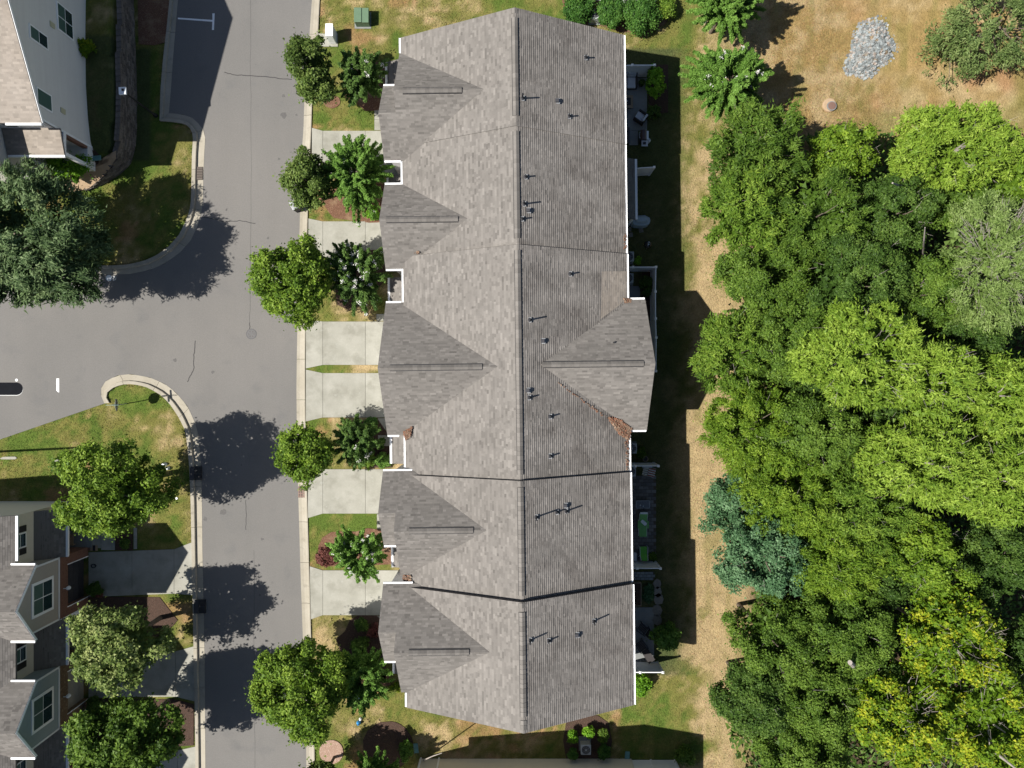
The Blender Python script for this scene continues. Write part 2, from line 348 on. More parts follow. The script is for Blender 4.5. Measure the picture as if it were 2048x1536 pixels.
GREEN = np.array((.070, .105, .020)); OLIVE = np.array((.125, .120, .034)); STRAW = np.array((.285, .215, .115)); TAN = np.array((.225, .155, .065))
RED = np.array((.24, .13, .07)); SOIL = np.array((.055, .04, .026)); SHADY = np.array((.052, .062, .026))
def soft(v, lo, hi): 
    t = np.clip((v - lo) / (hi - lo), 0, 1); return t * t * (3 - 2 * t)
def blob(X, Y, cx, cy, rx, ry): return np.exp(-(((X - cx) / rx) ** 2 + ((Y - cy) / ry) ** 2))
def gcol(wx, wy):
    X = 1024 + wx / CAM_H * FPX; Y = 768 - wy / CAM_H * FPX      # where on the ground, in photo pixels
    n1 = fbm(wx * .18 + 9, wy * .18, 4); n2 = fbm(wx * .7, wy * .7 + 5, 4); n3 = fbm(wx * 2.5, wy * 2.5, 3); n4 = fbm(wx * .35 + 40, wy * .35 + 3, 3)
    def mixc(A, B, t): return A * (1 - t)[:, None] + B * t[:, None]
    # dryness: 0 green .. 1 straw
    d = np.full(wx.shape, .62)
    right = X > 1240
    d = np.where(right, .50 + .50 * soft(X + 60 * (n2 - .5), 1340, 1430), d)
    d = np.where(right & (Y < 420), d - .16 * (1 - soft(Y, 200, 420)), d)
    d = d + .35 * blob(X, Y, 1420, 1000, 60, 260) * right
    d = np.where(right & (Y < 120) & (X < 1370), .45, d)
    d = np.where(X < 660, .38, d)                      # left lawns
    d = np.where((X < 400) & (Y > 770) & (Y < 1000), .22 + .35 * blob(X, Y, 340, 860, 90, 60) + .35 * blob(X, Y, 110, 860, 40, 20) + .3 * blob(X, Y, 370, 1010, 30, 60), d)
    d = np.where((X < 400) & (Y > 240) & (Y < 540), .30 + .45 * blob(X, Y, 372, 330, 22, 70), d)
    d = np.where((X > 600) & (X < 1130) & (Y < 260), .40 + .25 * blob(X, Y, 700, 40, 60, 60), d)
    d = np.where((X > 600) & (X < 800) & (Y > 1000) & (Y < 1100), .25, d)
    d = np.where((X > 600) & (X < 800) & (Y > 1220) & (Y < 1300), .75, d)
    d = np.where((X > 1240) & (Y > 1380), d - .28 * soft(Y, 1380, 1440) * (1 - soft(X, 1380, 1440)), d)
    d = d + (n2 - .5) * 1.0 + (n1 - .5) * .7 + (n3 - .5) * .7
    c = mixc(np.tile(GREEN, (len(wx), 1)), np.tile(OLIVE, (len(wx), 1)), soft(d, .15, .5))
    c = mixc(c, np.tile(STRAW, (len(wx), 1)), soft(d, .5, .95))
    tr = soft(X, 1460, 1540) * (1 - soft(Y, 330, 420))
    c = mixc(c, mixc(np.tile(TAN, (len(wx), 1)), np.tile(STRAW, (len(wx), 1)), soft(n2 + .25 * n3, .5, .85)), tr * .9)
    c = mixc(c, np.tile(RED, (len(wx), 1)), tr * soft(n4, .48, .7) * .65 * soft(X, 1600, 1800))
    c = mixc(c, np.tile(OLIVE, (len(wx), 1)), tr * soft(n1, .52, .7) * .6)
    weed = soft(fbm(wx * 1.3 + 3, wy * .5 + 9, 3), .52, .72) * right * .45
    c = mixc(c, np.tile(OLIVE, (len(wx), 1)), weed)
    # rusty worn patches in the lawns
    c = mixc(c, np.tile(RED, (len(wx), 1)), soft(n4 + .4 * n3, .86, 1.0) * .55 * (X < 1240))
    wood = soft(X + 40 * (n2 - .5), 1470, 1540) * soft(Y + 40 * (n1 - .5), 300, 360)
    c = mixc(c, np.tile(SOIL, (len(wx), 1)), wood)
    sh = ((X > 1245) * (1 - soft(X + 30 * (n2 - .5), 1325, 1400))) * .85 + ((X > 175) & (X < 300) & (Y < 320)) * .8  # greener grass strips, with the houses' shade also painted into the colour
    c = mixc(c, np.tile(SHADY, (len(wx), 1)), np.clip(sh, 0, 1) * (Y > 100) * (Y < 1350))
    return c * (.85 + .35 * n3)[:, None]

def ground():
    st = .3
    xs = np.arange(-52, 48 + st, st); ys = np.arange(-36, 36 + st, st)
    gx, gy = np.meshgrid(xs, ys, indexing='ij'); X = gx.ravel(); Y = gy.ravel()
    PX = 1024 + X / CAM_H * FPX; PY = 768 - Y / CAM_H * FPX
    z = np.full(X.shape, .03)
    z += (fbm(X * .3, Y * .3, 3) - .5) * .04
    z[inside(BACK_PX, PX, PY)] = -.06
    t = inside(TERR_PX, PX, PY)
    z[t] = np.maximum(terr_h(PY[t]) - .03, .03)
    # the swell of land under the scrub, top right
    z += 1.2 * blob(PX, PY, 2100, 40, 200, 130)
    nx, ny = gx.shape
    idx = np.arange(nx * ny).reshape(nx, ny)
    F = np.stack([idx[:-1, :-1], idx[1:, :-1], idx[1:, 1:], idx[:-1, 1:]], -1).reshape(-1, 4)
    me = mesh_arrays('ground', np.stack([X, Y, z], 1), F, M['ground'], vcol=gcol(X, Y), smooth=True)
    put('ground', me, None, 'structure')
    # the land beyond, one sheet to the horizon, below the detailed one
    m = MB()
    m.face([(-900, -900, -.12), (900, -900, -.12), (900, 900, -.12), (-900, 900, -.12)])
    far = mk('distant_grass', [(.07, .09, .03), (.14, .12, .05)], scale=.05, rough=1, fine=(.4, .1))
    m.build('far_ground', far, None, 'structure')
ground()

def sheet(name, px, m, z=.02, parent=None, kind='structure', base=-.1):
    mb = MB(); mb.prism([P2(x, y) for x, y in px], base, z)
    return mb.build(name, m, parent, kind)
# ---- road
mb = MB(); pts = [P2(x, y) for x, y in ROAD_PX]
mb.face([(x, y, .012) for x, y in pts]); mb.build('road', M['asphalt'], None, 'structure')

def resample(c, step=3.0, sub=5):
    """curb quads: world points of both edges at even arc length"""
    E = [(*P2(q[0], q[1]), *P2(q[2], q[3])) for q in c]
    d = [0]
    for i in range(1, len(E)): d.append(d[-1] + math.hypot(E[i][0] - E[i - 1][0], E[i][1] - E[i - 1][1]))
    n = max(1, round(d[-1] / step)); out = []
    D = np.array(d); A = np.array(E)
    for k in range(n):
        a = d[-1] * k / n + .012; b = d[-1] * (k + 1) / n - .012
        out.append([[np.interp(a + (b - a) * j / sub, D, A[:, m]) for m in range(4)] for j in range(sub + 1)])
    return out
def curb(c, prof, name='curb'):
    root = struct_root(name)
    for sec in resample(c):
        if all(abs(p[0]) > 46 or abs(p[1]) > 34 for p in sec): continue
        mb = MB()
        for j in range(len(sec) - 1):
            p, q = sec[j], sec[j + 1]
            f = lambda s, t, z: (s[0] + (s[2] - s[0]) * t, s[1] + (s[3] - s[1]) * t, z)
            for k in range(len(prof) - 1):
                (t0, z0), (t1, z1) = prof[k], prof[k + 1]
                mb.face([f(p, t0, z0), f(q, t0, z0), f(q, t1, z1), f(p, t1, z1)])
            mb.face([f(p, 1, prof[-1][1]), f(q, 1, prof[-1][1]), f(q, 1, -.1), f(p, 1, -.1)])
            mb.face([f(q, 0, prof[0][1]), f(p, 0, prof[0][1]), f(p, 0, -.1), f(q, 0, -.1)])
        for s in (sec[0], sec[-1]):
            mb.face([f(s, t, z) for t, z in prof] + [f(s, 1, -.1), f(s, 0, -.1)])
        mb.build('curb_section', M['gutter_conc'], root)
    return root
VERT = [(0, .022), (.60, .0), (.66, .15), (.70, .16), (1, .16)]
ROLL = [(0, .022), (.35, .016), (.7, .06), (.88, .10), (1, .10)]
curb(CURB_R, ROLL); curb(CURB_A, VERT); curb(CURB_B, VERT); curb(CURB_C, VERT)

# joint-filling base so gaps between slabs read as dark joints
joint = mk('joint_dirt', [(.06, .05, .04), (.09, .075, .06)], scale=4, rough=.95)
def slabs(name, polys, m, z=.07, gap=.6):
    root = struct_root(name)
    for pl in polys:
        cx = sum(p[0] for p in pl) / len(pl); cy = sum(p[1] for p in pl) / len(pl)
        q = []
        for (x, y) in pl:
            q.append((x + (gap if x < cx else -gap) * .5, y + (gap if y < cy else -gap) * .5))
        mb = MB(); mb.prism([P2(*p) for p in q], -.08, z + random.uniform(-.004, .004)); mb.build('slab', m, root)
    xs = [p[0] for pl in polys for p in pl]; 
    jb = MB()
    for pl in polys: jb.prism([P2(*p) for p in pl], -.09, z - .03)
    jb.build('joint_bed', joint, root)
    return root
def drive(y0, y1, cx, f0=6, f1=6, ex=812, skew=0):
    a = cx; b = 646; c = 731
    slabs('driveway', [[(a, y0 - f0), (b, y0), (b, y1), (a, y1 + f1)],
                       [(b, y0), (c, y0), (c, y1), (b, y1)], [(c, y0), (ex, y0), (ex, y1), (c, y1)]], M['concrete'])
drive(262, 350, 624); drive(443, 531, 617); drive(643, 730, 612, 4, 7); drive(746, 835, 612, 7, 8)
drive(938, 1027, 616, 5, 9); drive(1140, 1230, 620, 8, 9)
slabs('walkway', [[(749, 221), (766, 221), (766, 240), (749, 240)], [(749, 240), (766, 240), (766, 261), (749, 261)]], M['concrete'])
slabs('walkway', [[(753, 628), (770, 628), (770, 642), (753, 642)]], M['concrete'])
slabs('walkway', [[(756, 836), (772, 836), (772, 870), (756, 870)], [(756, 870), (785, 870), (785, 892), (756, 892)]], M['concrete'])
slabs('walkway', [[(754, 1028), (770, 1028), (770, 1042), (754, 1042)], [(754, 1042), (770, 1042), (770, 1058), (754, 1058)]], M['concrete'])
slabs('walkway', [[(753, 1231), (770, 1231), (770, 1250), (753, 1250)]], M['concrete'])
# left side driveways and walk
slabs('driveway', [[(178, 1104), (265, 1101), (265, 1190), (178, 1194)], [(265, 1101), (349, 1098), (349, 1187), (265, 1190)], [(349, 1098), (385, 1084), (386, 1190), (349, 1187)]], M['concrete'])
slabs('driveway', [[(178, 1306), (266, 1304), (266, 1393), (178, 1396)], [(266, 1304), (352, 1302), (352, 1393), (266, 1393)], [(352, 1302), (388, 1292), (390, 1402), (352, 1393)]], M['concrete'])
slabs('driveway', [[(180, 1506), (356, 1504), (356, 1600), (180, 1600)], [(356, 1500), (392, 1492), (393, 1600), (356, 1600)]], M['concrete'])
slabs('walkway', [[(130, 1062), (172, 1062), (172, 1100), (130, 1100)], [(172, 1062), (203, 1062), (203, 1096), (172, 1096)], [(203, 1062), (231, 1062), (231, 1100), (203, 1100)], [(268, 1055), (275, 1055), (275, 1098), (268, 1098)]], M['concrete'])
# ---- markings, shadow patch, cracks, manhole, inlets
def mark(name, px, z=.017, m=None, base=.008):
    mb = MB(); mb.prism([P2(x, y) for x, y in px], base, z); return mb.build(name, m or M['paint'], None)
o = mark('parking_line', [(356, 35.5), (425, 40), (425, 27), (429.5, 27), (428, 60), (424, 60), (425, 43.6), (356, 38.5)])
tag(o, 'white T-shaped parking bay line painted in the shaded bay', 'road marking')
o = mark('stop_bar', [(113, 757), (118.5, 757), (118.5, 785), (116, 784), (113, 781)])
tag(o, 'short white bar painted on the side street before the island', 'road marking')
o = mark('road_dot', [(33.2 + 2.8 * math.cos(a), 760.2 + 2.8 * math.sin(a)) for a in np.linspace(0, 6.28, 13)[:-1]])
tag(o, 'small round white dot on the side street beside the black shadow patch', 'road marking')
ar = [(20 + 25.5 + 0 * a, 0) for a in ()]
def stad(x0, x1, cy, r, n=12): return [(x0, cy - r), (x1 - r, cy - r)] + [(x1 - r + r * math.sin(a), cy - r * math.cos(a)) for a in np.linspace(.1, math.pi - .1, n)] + [(x1 - r, cy + r), (x0, cy + r)]
t = thing('shadow_patch', 'black round-ended shadow-coloured shape painted on the side street at the left edge', 'painted shadow', P(0, 778))  # flat black shape painted in shadow colour; no real asphalt repair
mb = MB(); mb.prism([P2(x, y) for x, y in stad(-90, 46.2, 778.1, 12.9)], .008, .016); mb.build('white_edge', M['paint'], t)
mb = MB(); mb.prism([P2(x, y) for x, y in stad(-90, 46, 777.6, 12.6)], .008, .02); mb.build('black_shadow_surface', M['patch'], t)
def crack(pts, w, lab):
    rr = random.Random(len(lab)); q = []
    for i in range(len(pts) - 1):
        (x0, y0), (x1, y1) = pts[i], pts[i + 1]
        for k in range(5): 
            q.append((x0 + (x1 - x0) * k / 5 + rr.uniform(-.9, .9), y0 + (y1 - y0) * k / 5 + rr.uniform(-.9, .9)))
    q.append(pts[-1])
    mb = MB()
    for i in range(len(q) - 1):
        (x0, y0), (x1, y1) = q[i], q[i + 1]; L_ = math.hypot(x1 - x0, y1 - y0) or 1; nx, ny = -(y1 - y0) / L_ * w / 2, (x1 - x0) / L_ * w / 2
        mb.face([(*P2(x0 + nx, y0 + ny), .0155), (*P2(x1 + nx, y1 + ny), .0155), (*P2(x1 - nx, y1 - ny), .0155), (*P2(x0 - nx, y0 - ny), .0155)])
    tag(mb.build('road_crack', M['crack'], None), lab, 'crack', 'cracks in the road')
crack([(449, 145), (470, 150), (500, 151), (540, 155), (584, 159)], 1.5, 'long crack across the main road near the dark green street tree')
crack([(405, 434), (430, 438), (450, 444), (480, 441), (511, 447)], 1.3, 'wavy crack running from the shaded curb bend into the road')
crack([(390, 682), (388, 710), (388, 735), (381, 752), (375, 764)], 1.5, 'dark crack in the road above the curved grass island')
crack([(501, 500), (500, 580), (499.5, 645)], .5, 'hairline seam leading down to the road manhole')
crack([(499.5, 646), (499.5, 660)], 1.4, 'short dark crack touching the road manhole')
crack([(501, 0), (501, 120), (503, 300), (501, 500)], .35, 'thin straight paving seam in the upper main road')
crack([(508, 1100), (508, 1250), (509, 1400), (510, 1536)], .4, 'thin straight paving seam in the lower main road')
crack([(491, 1000), (493, 1030), (492, 1060)], 1.0, 'short broken crack in the road below the big tree shadow')
c = P(503, 668)
t = thing('manhole', 'round manhole cover set flush in the main road', 'manhole', (c.x, c.y, 0))
mb = MB(); mb.lathe((c.x, c.y, 0), [(.40, .005), (.40, .018), (.35, .018)], 28); mb.build('rim', mk('rim_asphalt', [(.085, .083, .085)], rough=.8), t)
mb = MB(); mb.lathe((c.x, c.y, 0), [(.345, .005), (.345, .021), (.31, .022)], 28); mb.build('cover', mk('cover_iron', [(.10, .098, .098), (.115, .112, .112)], scale=8, rough=.8), t)
for k in range(6):
    a = k * math.pi / 3; mb = MB(); mb.obox((c.x + .2 * math.cos(a), c.y + .2 * math.sin(a)), .09, .03, .02, .026, a); mb.build('cover_slot', M['grate'], t)

def grate(px, py, w, h, lab, m, nb=7, ny=5):
    c = P(px, py); t = thing('storm_drain', lab, 'storm drain', (c.x, c.y, 0))
    W = w * .0373; H = h * .0373
    mb = MB(); mb.box(c.x - W / 2, c.x + W / 2, c.y - H / 2, c.y + H / 2, 0, .045); mb.build('pit', M['black'], t)
    for k in range(nb):
        mb = MB(); x = c.x - W / 2 + W * (k + .5) / nb; mb.box(x - W / nb * .28, x + W / nb * .28, c.y - H / 2, c.y + H / 2, .045, .07); mb.build('bar', m, t)
    for k in range(ny):
        mb = MB(); y = c.y - H / 2 + H * (k + .5) / ny; mb.box(c.x - W / 2, c.x + W / 2, y - .03, y + .03, .046, .068); mb.build('cross_bar', m, t)
    return t
grate(400, 347, 12, 26, 'iron storm drain grate in the sunny curb by the left lawn', mk('iron_pale', [(.12, .10, .085)], rough=.8))
grate(604, 984, 15, 22, 'reddish brown storm drain grate in the right-hand curb', mk('grate_brown', [(.22, .15, .12), (.17, .11, .09)], scale=5, rough=.8), 4, 4)
for (cx, cy, lab) in ((393, 946, 'curb inlet with dark open mouth under the big round tree shadow'), (401, 1212, 'curb inlet with dark hood between two tree shadows')):
    c = P(cx, cy); t = thing('curb_inlet', lab, 'storm drain', (c.x, c.y, 0), 'curb inlets with dark mouths')
    mb = MB(); mb.box(c.x - .42, c.x + .42, c.y - .5, c.y + .5, 0, .165); mb.build('throat', M['black'], t)
    mb = MB(); mb.box(c.x - .42, c.x - .08, c.y - .5, c.y + .5, .166, .20); mb.build('hood', M['dark'], t)
    mb = MB(); mb.box(c.x - .05, c.x + .42, c.y - .02, c.y + .02, .166, .18); mb.build('divider', M['dark'], t)

# ------------------------------------------------------------------ long townhouse building
X0 = .4366; DX, DY = -.0123, .99992
def B(s, r, z): return (X0 + DX * s + DY * r, DY * s - DX * r, z)
def bbox(mb, s0, s1, r0, r1, z0, z1, t=.5):
    q = [(s0, r0), (s0, r1), (s1, r1), (s1, r0)]
    if (s1 - s0) * (r1 - r0) > 0: q = q[::-1]
    return mb.solid([B(s, r, z0) for s, r in q], [B(s, r, z1) for s, r in q], t)
rngr = np.random.default_rng(5)
EXPO = .142
def shingle_plane(O, U, V, W, H, poly=None, thick=.009, seed=0):
    """tabs laid in courses on the plane O + u*U + v*V (v up the slope); poly: convex (u,v) outline"""
    rng = np.random.default_rng(seed)
    O = np.array(O, float); U = np.array(U, float); V = np.array(V, float); N = np.cross(U, V)
    if N[2] < 0: N = -N
    if poly is None: poly = [(0, 0), (W, 0), (W, H), (0, H)]
    P_ = np.array(poly); vmax = P_[:, 1].max(); vmin = P_[:, 1].min()
    def span(v):
        v = min(max(v, vmin + 1e-5), vmax - 1e-5); xs = []
        for i in range(len(poly)):
            (a, b), (c, d) = poly[i], poly[(i + 1) % len(poly)]
            if (b - v) * (d - v) <= 0 and b != d: xs.append(a + (c - a) * (v - b) / (d - b))
        return min(xs), max(xs)
    Vs = []; Fs = []; T = []
    k = 0; v0 = vmin
    while v0 < vmax - 1e-3:
        v1 = min(v0 + EXPO, vmax); l0, r0 = span(v0); l1, r1 = span(v1)
        L0 = min(l0, l1) - .01; R1 = max(r0, r1)
        u = L0 - rng.random() * .3; rowt = rng.normal(0, .045)
        while u < R1:
            w = .12 + .36 * rng.random() ** 1.2; a, b = u, u + w; u = b
            a0, b0 = max(a, l0), min(b, r0); a1, b1 = max(a, l1), min(b, r1)
            if b0 <= a0 and b1 <= a1: continue
            if b0 < a0: a0 = b0 = min(max((a + b) / 2, l0), r0)
            if b1 < a1: a1 = b1 = min(max((a + b) / 2, l1), r1)
            d = thick * (.8 + .4 * rng.random())
            i = len(Vs)
            Vs += [O + U * a0 + V * v0 + N * d, O + U * b0 + V * v0 + N * d, O + U * b1 + V * v1 + N * .003, O + U * a1 + V * v1 + N * .003,
                   O + U * a0 + V * v0 - N * .004, O + U * b0 + V * v0 - N * .004]
            Fs += [(i, i + 1, i + 2, i + 3), (i + 4, i + 5, i + 1, i)]
            x = rng.random(); tt = .5 + rng.normal(0, .17) + rowt + (.22 if x > .88 else 0) - (.15 if x < .12 else 0)
            T += [min(max(tt, 0), 1)] * 2
        v0 = v1; k += 1
    return Vs, Fs, T
def make_shingles(planes, parent, mat=None, name='shingles'):
    V = []; F = []; T = []
    for i, p in enumerate(planes):
        v, f, t = shingle_plane(*p[:5], poly=p[5] if len(p) > 5 else None, seed=int(rngr.integers(1e6)), thick=p[6] if len(p) > 6 else .009)
        o = len(V); V += v; F += [tuple(a + o for a in q) for q in f]; T += t
    V = np.array(V) - np.array(ORG[parent]); 
    me = mesh_arrays(name, V, F, mat or M['shingle'], tint=T)
    return put(name, me, parent, 'stuff')
BC = Vector(B(0, 0, 0))
TH = thing('townhouse_row', 'long six-unit townhouse row under one brown-grey shingle roof', 'townhouse', BC)
# sections along s: (s_top, s_bottom, eave height)
SEC = [(23.02, 15.8, 6.0), (15.8, 8.5, 5.93), (8.5, -5.87, 6.18), (-5.87, -13.1, 6.45), (-13.1, -20.95, 6.85)]
RL, RR = -7.52, 7.22; RISE = 3.6
Uv = np.array((DX, DY, 0.)); Rv = np.array((DY, -DX, 0.))
# walls (body)
mb = MB()
for (a, b, he) in SEC:
    ea = a - .32 if a == 23.02 else a; eb = b + .32 if b == -20.95 else b
    bbox(mb, ea, eb, -7.05, 6.85, -.05, he + .02)
    hr = he + RISE
    zt = lambda r: hr - RISE * abs(r) / (7.52 if r < 0 else 7.22) - .16
    prof = [(-7.05, he - .1), (6.85, he - .1), (6.85, zt(6.85)), (0, hr - .16), (-7.05, zt(-7.05))]
    mb.solid([B(ea, r, z) for r, z in prof][::-1], [B(eb, r, z) for r, z in prof][::-1])
mb.build('wall', M['siding'], TH)
cap_mb = MB()
w_, d_ = .17, .075
cap_mb.solid([(-.155, -w_, -d_ - .0), (-.155, 0, 0), (-.155, w_, -d_)][::1], [(.155, -w_, -d_), (.155, 0, 0), (.155, w_, -d_)])
def cap_mesh(pitch, wid=.18, th=.035, ln=.30):
    q = MB(); d = wid * pitch
    for (x, lift) in ((0, 0),):
        i = [( -ln / 2, .022), (ln / 2, .0)]
        A = [(i[0][0], -wid, -d + i[0][1]), (i[0][0], 0, i[0][1]), (i[0][0], wid, -d + i[0][1])]
        Bq = [(i[1][0], -wid, -d + i[1][1]), (i[1][0], 0, i[1][1]), (i[1][0], wid, -d + i[1][1])]
        Ab = [(x_, y_, z_ - th) for x_, y_, z_ in A]; Bb = [(x_, y_, z_ - th) for x_, y_, z_ in Bq]
        q.face([A[0], Bq[0], Bq[1], A[1]]); q.face([A[1], Bq[1], Bq[2], A[2]])
        q.face([A[0], A[1], Ab[1], Ab[0]]); q.face([A[1], A[2], Ab[2], Ab[1]])
        q.face([A[0], Ab[0], Bb[0], Bq[0]]); q.face([A[2], Bq[2], Bb[2], Ab[2]])
    me = bpy.data.meshes.new('ridge_cap'); me.from_pydata(q.v, [], q.f); me.materials.append(M['cap']); me.update(); return me
CM_MAIN = cap_mesh(.49); CM_GAB = cap_mesh(.73, .16)
def ridge_caps(parent, a, b, me, z0=.075):
    a = Vector(a); b = Vector(b); d = b - a; n = int(d.length / .285); d.normalize(); ang = math.atan2(d.y, d.x)
    for k in range(n):
        o = put('ridge_cap', me, parent); p = a + d * (.285 * (k + .5)) - ORG[parent]
        o.location = (p.x, p.y, p.z + z0 + random.uniform(-.004, .004)); o.rotation_euler = (0, 0, ang + random.uniform(-.012, .012))
    # black foam of the vent showing at both long sides
    mb = MB(); e = d.cross(Vector((0, 0, 1)))
    L_ = n * .285
    for sg in (-1, 1):
        p0 = a + e * sg * .187; p1 = a + d * L_ + e * sg * .187
        h0 = -.187 * (.49 if me == CM_MAIN else .73)
        w = e * .022
        mb = MB(); mb.solid([p0 - w + Vector((0, 0, h0 - .05)), p0 + w + Vector((0, 0, h0 - .05)), p1 + w + Vector((0, 0, h0 - .05)), p1 - w + Vector((0, 0, h0 - .05))],
                 [p0 - w + Vector((0, 0, h0 + z0 - .03)), p0 + w + Vector((0, 0, h0 + z0 - .03)), p1 + w + Vector((0, 0, h0 + z0 - .03)), p1 - w + Vector((0, 0, h0 + z0 - .03))])
        mb.build('vent_filter', M['black'], parent)
def flat_caps(parent, a, b, slopeN): pass
ROOFS = []
secY = [(35, 240), (262, 480), (500, 955), (975, 1195), (1225, 1440)]
for i, (a, b, he) in enumerate(SEC):
    hr = he + RISE
    mb = MB()
    for (rr) in (RL, RR):
        q = [(rr, he), (0, hr)]
        th = .14
        top = [B(a, rr, he), B(b, rr, he), B(b, 0, hr), B(a, 0, hr)]
        if rr > 0: top = top[::-1]
        mb.solid([(x, y, z - th) for x, y, z in top], [(x, y, z - .002) for x, y, z in top])
    # closing wall under the raised end
    roof = mb.build('roof', M['deck'], TH)
    ROOFS.append((roof, a, b, he))
    L_ = a - b
    hl = math.hypot(7.52, RISE); hR = math.hypot(7.22, RISE)
    VL = np.array((Rv[0] * 7.52 / hl, Rv[1] * 7.52 / hl, RISE / hl)); VR = np.array((-Rv[0] * 7.22 / hR, -Rv[1] * 7.22 / hR, RISE / hR))
    make_shingles([(B(b, RL, he), Uv, VL, L_, hl)], roof)
    make_shingles([(B(b, RR, he), Uv, VR, L_, hR, None, .032)], roof, M['shingle_rear'])
    y0, y1 = secY[i]
    s0 = (768 - y0) * (CAM_H - hr) / FPX; s1 = (768 - y1) * (CAM_H - hr) / FPX
    ridge_caps(roof, B(s0, 0, hr), B(s1, 0, hr), CM_MAIN)
    # gap caps flush along the rest of the ridge
    for (u, v) in ((a, s0), (s1, b)):
        if u - v > .2: ridge_caps(roof, B(u - .05, 0, hr), B(v + .05, 0, hr), CM_MAIN, .035)
    # end flashing wall where this section stands above the one before it
    if i >= 2:
        pe = SEC[i - 1][2]
        mb = MB()
        for rr in (RL, RR):
            top = [B(a + .012, rr, he - .01), B(a + .012, 0, hr - .01)]; bot = [B(a + .012, rr, pe - .05), B(a + .012, 0, pe + RISE - .05)]
            if i == 2 and rr < 0: pass
            mb.face([bot[0], bot[1], top[1], top[0]])
        mb.build('step_flashing', M['dark'], roof)
def gutter(parent, s0, r0, s1, r1, z, w=.11, m=None):
    mb = MB(); a = Vector(B(s0, r0, z)); b = Vector(B(s1, r1, z)); d = (b - a).normalized(); e = Vector((-d.y, d.x, 0)) * w / 2
    for (lo, hi, k0, k1) in ((-.12, -.10, -1, 1), (-.10, 0, -1, -.75), (-.10, 0, .75, 1)):
        q = [a + e * k0, b + e * k0, b + e * k1, a + e * k1]
        mb.solid([p + Vector((0, 0, lo)) for p in q], [p + Vector((0, 0, hi)) for p in q])
    q = [a + e * -.75, b + e * -.75, b + e * .75, a + e * .75]
    mb.solid([p + Vector((0, 0, -.1)) for p in q], [p + Vector((0, 0, -.03)) for p in q])
    return mb.build('gutter', m or M['white'], parent)
# gutters main eaves: right
for (roof, a, b, he) in ROOFS:
    segs = [(a, b)]
    if he == 6.18: segs = [(a, 5.55), (-3.2, b)]
    for (u, v) in segs: gutter(TH, u - .02, RR + .07, v + .02, RR + .07, he + .02)
for (u, v, he) in ((23.0, 22.0, 6.0), (14.88, 13.35, 5.93), (7.7, 5.5, 6.08), (-3.3, -5.55, 6.08), (-12.5, -12.85, 6.45), (-19.98, -20.9, 6.85)):
    gutter(TH, u, RL - .07, v, RL - .07, he + .02)

def gable(name, s_hi, s_lo, r_out, r_in, he, pitch, caps=None, side=-1, thick=.02, wall_in=None, gut=()):
    """a roof running out from the main slope; ridge along r"""
    sm = (s_hi + s_lo) / 2; half = (s_hi - s_lo) / 2; rise = half * pitch; hr = he + rise
    mb = MB()
    for se in (s_hi, s_lo):
        top = [B(se, r_out, he), B(se, r_in, he), B(sm, r_in, hr), B(sm, r_out, hr)]
        n = (Vector(top[1]) - Vector(top[0])).cross(Vector(top[2]) - Vector(top[0]))
        if n.z < 0: top = top[::-1]
        mb.solid([(x, y, z - .13) for x, y, z in top], [(x, y, z - .002) for x, y, z in top])
    g = mb.build(name, M['deck'], TH)
    hl = math.hypot(half, rise); W = abs(r_out - r_in); O_r = min(r_out, r_in)
    c, s_ = half / hl, rise / hl
    make_shingles([(B(s_hi, O_r, he), Rv, np.array((-Uv[0] * c, -Uv[1] * c, s_)), W, hl),
                   (B(s_lo, O_r, he), Rv, np.array((Uv[0] * c, Uv[1] * c, s_)), W, hl)], g)
    if caps: ridge_caps(g, B(sm, caps[0], hr), B(sm, caps[1], hr), CM_GAB)
    # gable end wall + body below
    w = MB(); rw = r_out + (.28 if r_out < 0 else -.28); ri = wall_in
    prof = [(s_hi - .3, -.05), (s_lo + .3, -.05), (s_lo + .3, he + .3 * pitch - .15), (sm, hr - .15), (s_hi - .3, he + .3 * pitch - .15)]
    if side < 0: prof = prof[::-1]
    w.solid([B(s, rw, z) for s, z in prof], [B(s, ri, z) for s, z in prof])
    w.build('wall', M['siding'], TH)
    # white rake boards
    rk = MB()
    for (sa, sb) in ((s_hi, sm), (s_lo, sm)):
        za, zb = he, hr
        A = [B(sa, r_out + (.03 if r_out < 0 else -.03), za - .18), B(sb, r_out + (.03 if r_out < 0 else -.03), zb - .18)]
        off = .03 if r_out < 0 else -.03
        a1 = Vector(A[0]); b1 = Vector(A[1]); dn = Vector((0, 0, .16)); ex = Vector(B(0, off, 0)) - Vector(B(0, 0, 0))
        rk.solid([a1, b1, b1 + dn, a1 + dn], [a1 + ex, b1 + ex, b1 + dn + ex, a1 + dn + ex])
    rk.build('rake_board', M['white'], TH)
    for (se, ra, rb) in gut:
        gutter(TH, se + (.06 if se > sm else -.06), ra, se + (.06 if se > sm else -.06), rb, he + .02)
    return g
def capr(x, y, h): return ((x - 1024) * (CAM_H - h) / FPX - X0)   # r from photo x at that height (near enough)
gable('gable_roof', 21.98, 14.89, -7.62, -.6, 6.0, .75, (capr(812, 0, 8.66), capr(935, 0, 8.66)), wall_in=-3, gut=())
gable('porch_gable_roof', 19.83, 14.891, -8.72, -7.60, 6.0, .75, wall_in=-6.8, gut=((19.83, -8.7, -7.8), (14.89, -8.7, -7.62)))
gable('gable_roof', 13.32, 7.72, -8.72, -1.5, 5.94, .75, (capr(776, 0, 8.04), capr(925, 0, 8.04)), wall_in=-3, gut=((13.32, -8.7, -7.5), (7.72, -8.7, -7.6)))
